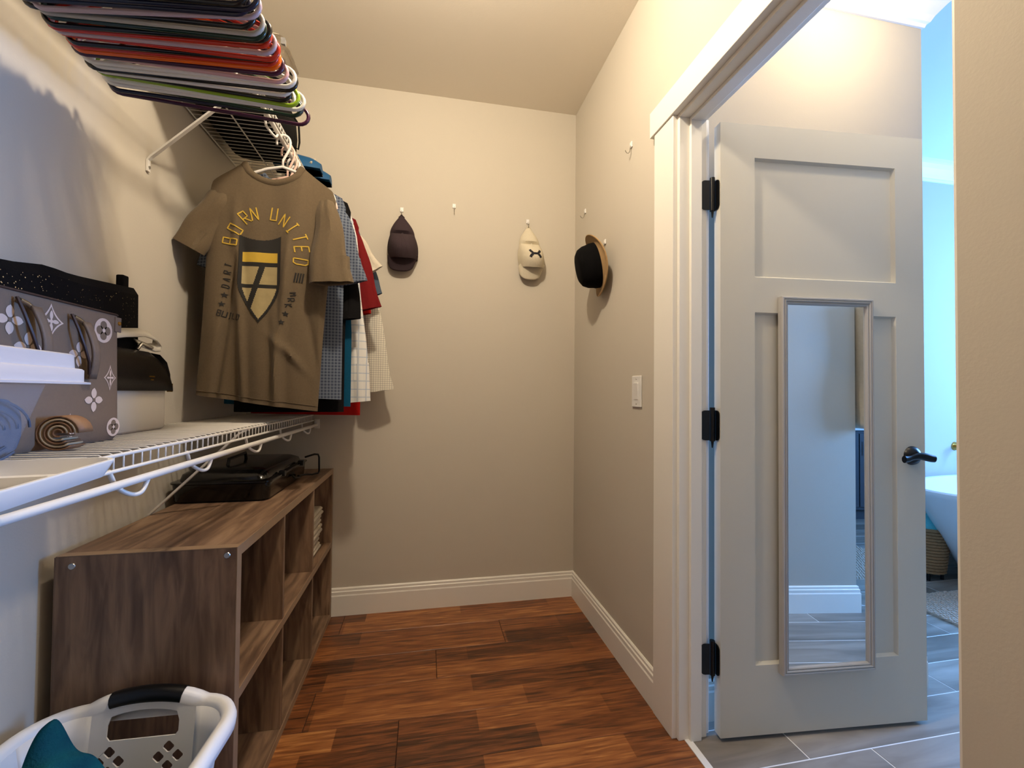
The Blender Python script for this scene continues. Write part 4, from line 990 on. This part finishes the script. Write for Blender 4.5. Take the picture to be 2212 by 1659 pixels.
# ------------------------------------------------------------------ caps hung on the back wall
def cap(cx, ztop, name, label, mt, lean, mtb=None, wid=.077, logo=None, slant=0, bl=0):
    """teardrop crown seen from above, bill pointing down"""
    o = root(name, (cx, D, ztop - .30)); tag(o, label, 'cap')
    def X(t_, u): # t 0 top .. 1 front of crown; u -1..1 across
        z_ = ztop - .012 - .225 * t_
        if t_ < .42:
            f_ = t_ / .42; w = wid * (.16 + .66 * math.sin(f_ * pi / 2)); hgt = .014 + .040 * f_ ** .8
        else:
            f_ = (t_ - .42) / .58; w = wid * (.82 + .20 * math.sin(min(1, f_ * 1.8) * pi / 2) - .30 * max(0, f_ - .6) ** 1.5); hgt = .056 + .062 * math.sin(f_ * pi * .80) - .004 * f_
        k = max(0, 1 - abs(u) ** 2.3) ** .5
        crease = .022 * math.exp(-((t_ - .405) / .03) ** 2) * k
        return (cx + lean * t_ + w * u + slant * t_ * (1 - t_), D - .006 - (hgt - crease) * k, z_ - .012 * (1 - u * u) * t_)
    MB().grid(24, 34, lambda a, b: X(b, -1 + 2 * a)).build('crown', mt, o, True)
    bk = MB().grid(10, 20, lambda a, b: (X(b, -1 + 2 * a)[0], D - .004, X(b, -1 + 2 * a)[2])); bk.build('crown_inside', mt, o, True)
    def B(a, b):
        u = -1 + 2 * a; z0 = ztop - .012 - .215
        x = cx + lean * 1.06 + bl * b + wid * (.95 - .10 * b ** 2) * math.sin(u * pi / 2); 
        zz_ = z0 + .02 * (1 - abs(u)) * 0 - (.078 * b) * (max(0, 1 - abs(u) ** 2.6)) ** .55 + .012 * u * u
        y = D - .010 - (.058 - .030 * b) * (max(0, 1 - u * u)) ** .6 * 1.0
        return (x, y, zz_)
    br = MB().grid(26, 10, B).build('bill', mtb or mt, o, True); s_ = br.modifiers.new('s', 'SOLIDIFY'); s_.thickness = .003
    bp_ = X(.42, .04); MB().lathe([(0, -.006), (.004, -.005), (.006, 0)], (bp_[0], bp_[1] - .001, bp_[2]), 12, 'Y').build('button', mt, o, True)
    for us in (-.45, .0, .45):
        MB().tube([X(.42 + (1 - .42) * i / 10, us * i / 10) for i in range(10)], .0011, 5).build('seam', mt, o, True)
    MB().tube([X(0.02, -.9), (X(0, 0)[0] - .004, D - .018, ztop - .008), (X(0, 0)[0], D - .02, ztop + .000), (X(0, 0)[0] + .004, D - .018, ztop - .008), X(0.02, .9)], .004, 6).build('strap', mt, o, True)
    if logo:
        def PJ(a, b):   # a across, b up, metres around the logo centre
            t_ = .72 - 1.2 * b / .225; z_ = None
            return (lambda p: (p[0], p[1] - .0016, p[2]))(X(t_, 1.2 * a / wid + .05))
        for sg in (1, -1):
            mb = MB()
            ribbon(mb, [(-.014, .0015 * sg), (.014, .0015 * sg)], .0064, PJ)
            for sx_ in (1, -1): ribbon(mb, [(.012 * sx_, .003 * sg), (.019 * sx_, .008 * sg), (.024 * sx_, .017 * sg)], .0105, PJ)
            mb.build('logo_mark', logo, o)
    return o
M['cap_d'] = mat('charcoal_twill', (62, 50, 54), .9, var=.1, scale=150, bump=.3, bscale=500, spec=.15)
M['cap_w'] = mat('cream_twill', (218, 208, 184), .9, var=.06, scale=150, bump=.3, bscale=500, spec=.15)
M['logo'] = mat('navy_embroidery', (18, 16, 26), .8, var=.1)
cap(-.137, 2.062, 'baseball_cap', 'charcoal baseball cap hung by its strap on the back wall', M['cap_d'], .012, slant=.0, bl=-.012)
cap(.546, 2.058, 'baseball_cap', 'cream baseball cap with a small dark logo hung on the back wall', M['cap_w'], .020, logo=M['logo'], wid=.070, bl=-.012)
# ------------------------------------------------------------------ black brimmed hat on the right wall
M['felt'] = mat('black_felt', (12, 11, 12), .95, var=.2, scale=30, bump=.2, spec=.1)
M['straw'] = mat('tan_straw', (176, 142, 96), .85, var=.12, scale=80, bump=.4)
ht = root('brimmed_hat', (XR, 1.93, 1.60)); tag(ht, 'black hat with a tan brim edge hung on the right wall', 'hat')
hc = Vector((XR - .042, 1.915, 1.735)); ax_ = Vector((-1, .16, -.22)).normalized(); hu = (Vector((0, 0, 1)) - ax_ * ax_.z).normalized(); hs = ax_.cross(hu)
def hpt(r_, h_, a, ell=1.0, sad=0): return hc + hs * (r_ * .88 * math.cos(a)) + hu * (r_ * ell * math.sin(a)) + ax_ * (h_ + sad * math.cos(2 * a))
NA = 40
def hring(r_, h_, ell=1.06, sad=0): return [hpt(r_, h_, 2 * pi * k / NA, ell, sad) for k in range(NA)]
MB().rings([hring(.098, .006), hring(.097, .03), hring(.091, .062), hring(.080, .084), hring(.062, .096), hring(.035, .098), hring(.004, .098)], (False, True)).build('crown', M['felt'], ht, True)
MB().rings([hring(.096, .007), hring(.106, .004, sad=-.004), hring(.122, .004, sad=-.012), hring(.134, .010, sad=-.018)]).build('brim', M['straw'], ht, True)
MB().rings([hring(.134, .010, sad=-.018), hring(.137, .009, sad=-.018), hring(.136, .004, sad=-.018), hring(.122, -.002, sad=-.012), hring(.10, -.002, sad=-.004), hring(.096, .0)]).build('brim_lining', M['straw'], ht, True)
MB().rings([hring(.0995, .007), hring(.0985, .03)]).build('hat_band', M['felt'], ht, True)
# ------------------------------------------------------------------ light switch
sw = root('light_switch', (XR, 1.60, 1.14)); tag(sw, 'white rocker light switch on the right wall', 'light switch')
MB().box(XR - .006, XR, 1.563, 1.640, 1.080, 1.205).build('plate', M['whiteplast'], sw, bevel=.003)
MB().hexa([(XR - .0075, 1.585, 1.11), (XR - .005, 1.585, 1.11), (XR - .0075, 1.618, 1.11), (XR - .005, 1.618, 1.11), (XR - .012, 1.585, 1.176), (XR - .005, 1.585, 1.176), (XR - .012, 1.618, 1.176), (XR - .005, 1.618, 1.176)]).build('rocker', M['whiteplast'], sw, bevel=.001)
for zz_ in (1.094, 1.192): MB().lathe([(0, -.0012), (.003, -.001), (.0035, 0)], (XR - .006, 1.6015, zz_), 10, 'X').build('screw', M['steel'], sw, True)
# ------------------------------------------------------------------ things on the high shelf
ZT = ZU + .0022
def soft(name, x0, x1, y0, y1, z0, z1, r_=.03, n=4):
    return [gring(x0 + .02, x1 - .02, y0 + .02, y1 - .02, z0, r_, n), gring(x0 + .004, x1 - .004, y0 + .004, y1 - .004, z0 + .02, r_, n), gring(x0, x1, y0, y1, (z0 + z1) / 2, r_, n), gring(x0 + .006, x1 - .006, y0 + .006, y1 - .006, z1 - .02, r_, n), gring(x0 + .03, x1 - .03, y0 + .03, y1 - .03, z1, r_, n)]
dfl = root('duffel_bag', (-.71, 1.9, ZT)); tag(dfl, 'dark duffel bag lying on the high wire shelf above the shirts', 'bag')
MB().rings(soft('', -.84, -.575, 1.66, 2.12, ZT, ZT + .2, .06, 6), (True, True)).build('bag_body', M['blackfab'], dfl, True)
MB().tube([(-.576, 1.98, ZT + .16), (-.548, 1.985, ZT + .12), (-.545, 1.99, ZT + .045), (-.552, 2.0, ZT + .02), (-.572, 2.0, ZT + .03)], .004, 6).build('strap', M['blackfab'], dfl, True)
M['card'] = mat('brown_cardboard', (104, 78, 54), .85, var=.1, scale=20)
cbx = root('cardboard_box', (-.7, 1.42, ZT)); tag(cbx, 'shallow brown cardboard box on the high wire shelf', 'box')
MB().box(-.84, -.565, 1.585, 1.655, ZT, ZT + .12).build('box_body', M['card'], cbx, bevel=.003)
for yy in (1.62,): MB().box(-.842, -.563, yy - .012, yy + .012, ZT + .1195, ZT + .1205).build('tape', M['towel'], cbx)
wp = root('towel_pack', (-.62, 1.50, ZT)); tag(wp, 'white folded towel pack overhanging the edge of the high shelf', 'towel')
for k in range(3):
    MB().rings(soft('', -.80, -.445 + .012 * (k % 2), 1.44, 1.575, ZT + .033 * k, ZT + .033 * (k + 1) - .001, .02, 4), (True, True)).build('towel_fold', M['towel'], wp, True)
M['print_g'] = mat('grey_print', (120, 118, 116), .8)
MB().box(-.452, -.4405, 1.435, 1.45, ZT + .05, ZT + .07).build('printed_tag', M['print_g'], wp)
dbx = root('dark_shoe_box', (-.7, 1.1, ZT)); tag(dbx, 'dark red box on the high shelf above the empty hangers', 'box')
MB().box(-.84, -.60, .95, 1.29, ZT, ZT + .11).build('box_body', mat('dark_red_card', (72, 18, 18), .7, var=.1), dbx, bevel=.003)
MB().box(-.843, -.597, .947, 1.293, ZT + .11, ZT + .135).build('lid', M['blackfab'], dbx, bevel=.003)
d2 = root('folded_blanket', (-.7, .7, ZT)); tag(d2, 'dark brown blanket folded on the high shelf near the boxes', 'blanket')
MB().rings(soft('', -.84, -.59, .45, .93, ZT, ZT + .12, .03, 4), (True, True)).build('blanket_fold', mat('brown_fleece', (62, 40, 34), .95, var=.15, scale=40), d2, True)
M['blue'] = mat('bright_blue_nylon', (18, 92, 142), .6, var=.12, scale=30)
M['greym'] = mat('grey_mesh', (70, 72, 74), .8, var=.15, scale=60)
for k, (xx, yy, zz_) in enumerate(((-.555, 2.165, ZT), (-.535, 2.27, ZT))):
    bs = root('water_shoe', (xx, yy, zz_)); tag(bs, ['blue and grey shoe on the high shelf beside the duffel bag', 'blue and grey shoe on the high shelf touching the back wall'][k], 'shoe', 'shoes on the high shelf')
    def srow(t_, kx=xx, ky=yy):
        # from heel (wall side) to toe (overhanging the shelf)
        x = kx - .14 + .20 * t_; w = .030 + .012 * math.sin(pi * min(1, t_ * 1.05)); hgt = .085 - .035 * t_ if t_ < .8 else .057 - .12 * (t_ - .8)
        return [(x, ky + w * math.cos(a), zz_ + .012 + hgt * max(0, math.sin(a)) if math.sin(a) > 0 else zz_ + .012) for a in [2 * pi * i / 18 for i in range(18)]]
    MB().rings([srow(i / 12) for i in range(13)], (True, True)).build('shoe_upper', M['blue'], bs, True)
    MB().rings([[(p[0], p[1], zz_) for p in srow(i / 12)] + [(p[0], p[1], zz_ + .014) for p in reversed(srow(i / 12))] for i in range(13)], (True, True)).build('sole', M['greym'], bs)
    MB().tube([(xx + .02, yy - .034, zz_ + .03), (xx + .03, yy, zz_ + .065), (xx + .02, yy + .034, zz_ + .03)], .006, 6).build('lace', M['towel'], bs, True)
# ------------------------------------------------------------------ bathroom things
M['tub'] = mat('white_acrylic', (232, 234, 236), .18, var=.01)
tb = root('bathtub', (3.70, 1.97, 0)); tag(tb, 'white freestanding bathtub against the back wall of the bathroom', 'bathtub')
def tring(a, b, zz, n=48): return [(3.70 + a * math.copysign(abs(math.cos(2 * pi * k / n)) ** .85, math.cos(2 * pi * k / n)), 1.965 + b * math.copysign(abs(math.sin(2 * pi * k / n)) ** .9, math.sin(2 * pi * k / n)), zz) for k in range(n)]
MB().rings([tring(.47, .25, .002), tring(.49, .26, .02), tring(.61, .30, .2), tring(.76, .345, .42), tring(.86, .37, .555), tring(.88, .385, .575), tring(.885, .388, .592), tring(.877, .38, .60), tring(.855, .36, .598), tring(.82, .34, .56), tring(.68, .29, .3), tring(.55, .22, .16), tring(.3, .1, .14)], (True, True)).build('tub_shell', M['tub'], tb, True)
MB().lathe([(0, .003), (.03, .002), (.033, 0)], (3.5, 1.965, .1405), 20).build('drain', M['steel'], tb, True)
tf = root('wall_spout', (3.60, 2.375, .78)); tag(tf, 'small brass spout on the bathroom wall above the bathtub', 'faucet')
MB().tube([(3.60, 2.374, .79), (3.60, 2.31, .795), (3.60, 2.27, .78)], .011, 10).build('spout', M['brass'], tf, True)
MB().lathe([(0, -.006), (.028, -.005), (.03, 0)], (3.60, 2.3745, .79), 20, 'Y').build('wall_plate', M['brass'], tf, True)
WBX = 3.10
M['wick'] = mat('woven_seagrass', (172, 128, 84), .85, var=.25, scale=70, bump=.6)
wb = root('wicker_basket', (3.10, 2.205, 0)); tag(wb, 'woven seagrass basket behind the end of the bathtub', 'basket')
for k in range(15):
    r_ = .085 + .028 * k / 14
    MB().tube([(WBX + (r_ + .003 * math.sin(20 * 2 * pi * i / 60 + k * pi)) * math.cos(2 * pi * i / 60), 2.205 + (r_ + .003 * math.sin(20 * 2 * pi * i / 60 + k * pi)) * math.sin(2 * pi * i / 60), .055 + .0185 * k) for i in range(60)], .0105, 6, closed=True).build('woven_coil', M['wick'], wb, True)
MB().lathe([(0, .045), (.08, .045), (.085, .06), (0, .06)], (WBX, 2.205, 0), 24).build('basket_floor', M['wick'], wb, True)
for a in range(4): MB().tube([(WBX + .075 * math.cos(R(45 + 90 * a)), 2.205 + .075 * math.sin(R(45 + 90 * a)), 0), (WBX + .075 * math.cos(R(45 + 90 * a)), 2.205 + .075 * math.sin(R(45 + 90 * a)), .05)], .009, 8).build('foot', M['black'], wb, True)
for sg in (1, -1): MB().tube([(WBX + sg * .112, 2.205 - .05 + .1 * i / 10, .31 + .085 * math.sin(pi * i / 10)) for i in range(11)], .009, 8).build('basket_handle', M['wick'], wb, True)
M['aqua'] = mat('aqua_terry', (96, 190, 196), .95, var=.12, scale=40, bump=.5)
at_ = root('aqua_towel', (WBX, 2.205, .32)); tag(at_, 'aqua towel rolled up in the seagrass basket', 'towel')
MB().rings([[(WBX + r_ * math.cos(2 * pi * k / 26) * (1 + .08 * math.sin(5 * 2 * pi * k / 26)), 2.205 + r_ * math.sin(2 * pi * k / 26), h_ + .006 * math.sin(4 * 2 * pi * k / 26)) for k in range(26)] for r_, h_ in ((.06, .07), (.09, .2), (.102, .31), (.1, .345), (.07, .375), (.03, .385))], (True, True)).build('towel_roll', M['aqua'], at_, True)
M['rug'] = mat('knobby_cotton', (206, 186, 168), .95, var=.12, scale=60, spec=.1)
def rug(x0, x1, y0, y1, label):
    o = root('bath_rug', ((x0 + x1) / 2, (y0 + y1) / 2, 0)); tag(o, label, 'rug')
    MB().box(x0, x1, y0, y1, .0005, .012).build('rug_base', M['rug'], o)
    mb = MB(); stp = .017
    for i in range(int((x1 - x0) / stp) + 1):
        for j in range(int((y1 - y0) / stp) + 1):
            cx, cy = x0 + i * stp + (.5 * stp if j % 2 else 0) + rnd.uniform(-.003, .003), y0 + j * stp + rnd.uniform(-.003, .003); r_ = .0078 + rnd.uniform(-.0012, .0012)
            mb.add([(cx, cy, .012 + r_ * 1.1)] + [(cx + r_ * math.cos(k * pi / 3) * s_, cy + r_ * math.sin(k * pi / 3) * s_, z_) for s_, z_ in ((.75, .012 + r_ * .8), (1.05, .010)) for k in range(6)],
                   [(0, 1 + k, 1 + (k + 1) % 6) for k in range(6)] + [(1 + k, 7 + k, 7 + (k + 1) % 6, 1 + (k + 1) % 6) for k in range(6)])
    ob = mb.build('rug_pile', M['rug'], o, True); ob['kind'] = 'stuff'
rug(2.59, 3.05, 1.15, 1.985, 'beige knobby bath rug in front of the bathtub')
rug(2.35, 2.9, -.75, .05, 'beige knobby rug seen only in the door mirror')
th = root('hanging_towel', (2.16, .40, .9)); tag(th, 'off-white towel hung on the wall end seen in the door mirror', 'towel')
MB().grid(10, 24, lambda a, b: (2.128 + .030 * a * (1 - .3 * b) + .02 * math.sin(pi * a) * (1 - b), .30 + .20 * a + .02 * (1 - b) * math.sin(6 * b), .96 + .66 * b)).build('towel_sheet', M['towel'], th, True).modifiers.new('s', 'SOLIDIFY').thickness = .012
MB().lathe([(0, .03), (.012, .03), (.01, 0), (.02, 0)], (2.115, .40, 1.6), 14, 'X').build('towel_peg', M['steel'], th, True)
vn = root('bathroom_vanity', (3.1, BY0 + .3, 0)); tag(vn, 'dark grey vanity cabinet far behind the mirror reflection', 'cabinet')
M['vanity'] = mat('charcoal_cabinet', (70, 72, 78), .5, var=.05)
MB().box(2.3, 3.9, BY0 + .003, BY0 + .53, .1, .82).build('cabinet_body', M['vanity'], vn, bevel=.003)
MB().box(2.28, 3.92, BY0 + .003, BY0 + .56, .82, .855).build('countertop', M['whiteplast'], vn, bevel=.003)
MB().box(2.33, 3.87, BY0 + .003, BY0 + .47, 0, .1).build('toe_kick', M['vanity'], vn)
for k in range(4):
    d_ = MB().box(2.33 + .39 * k, 2.33 + .38 + .39 * k, BY0 + .53, BY0 + .548, .13, .79).build('cabinet_door', M['vanity'], vn, bevel=.002)
    MB().tube([(2.36 + .39 * k, BY0 + .57, .6), (2.36 + .39 * k, BY0 + .57, .72)], .005, 8).build('pull', M['steel'], d_, True)
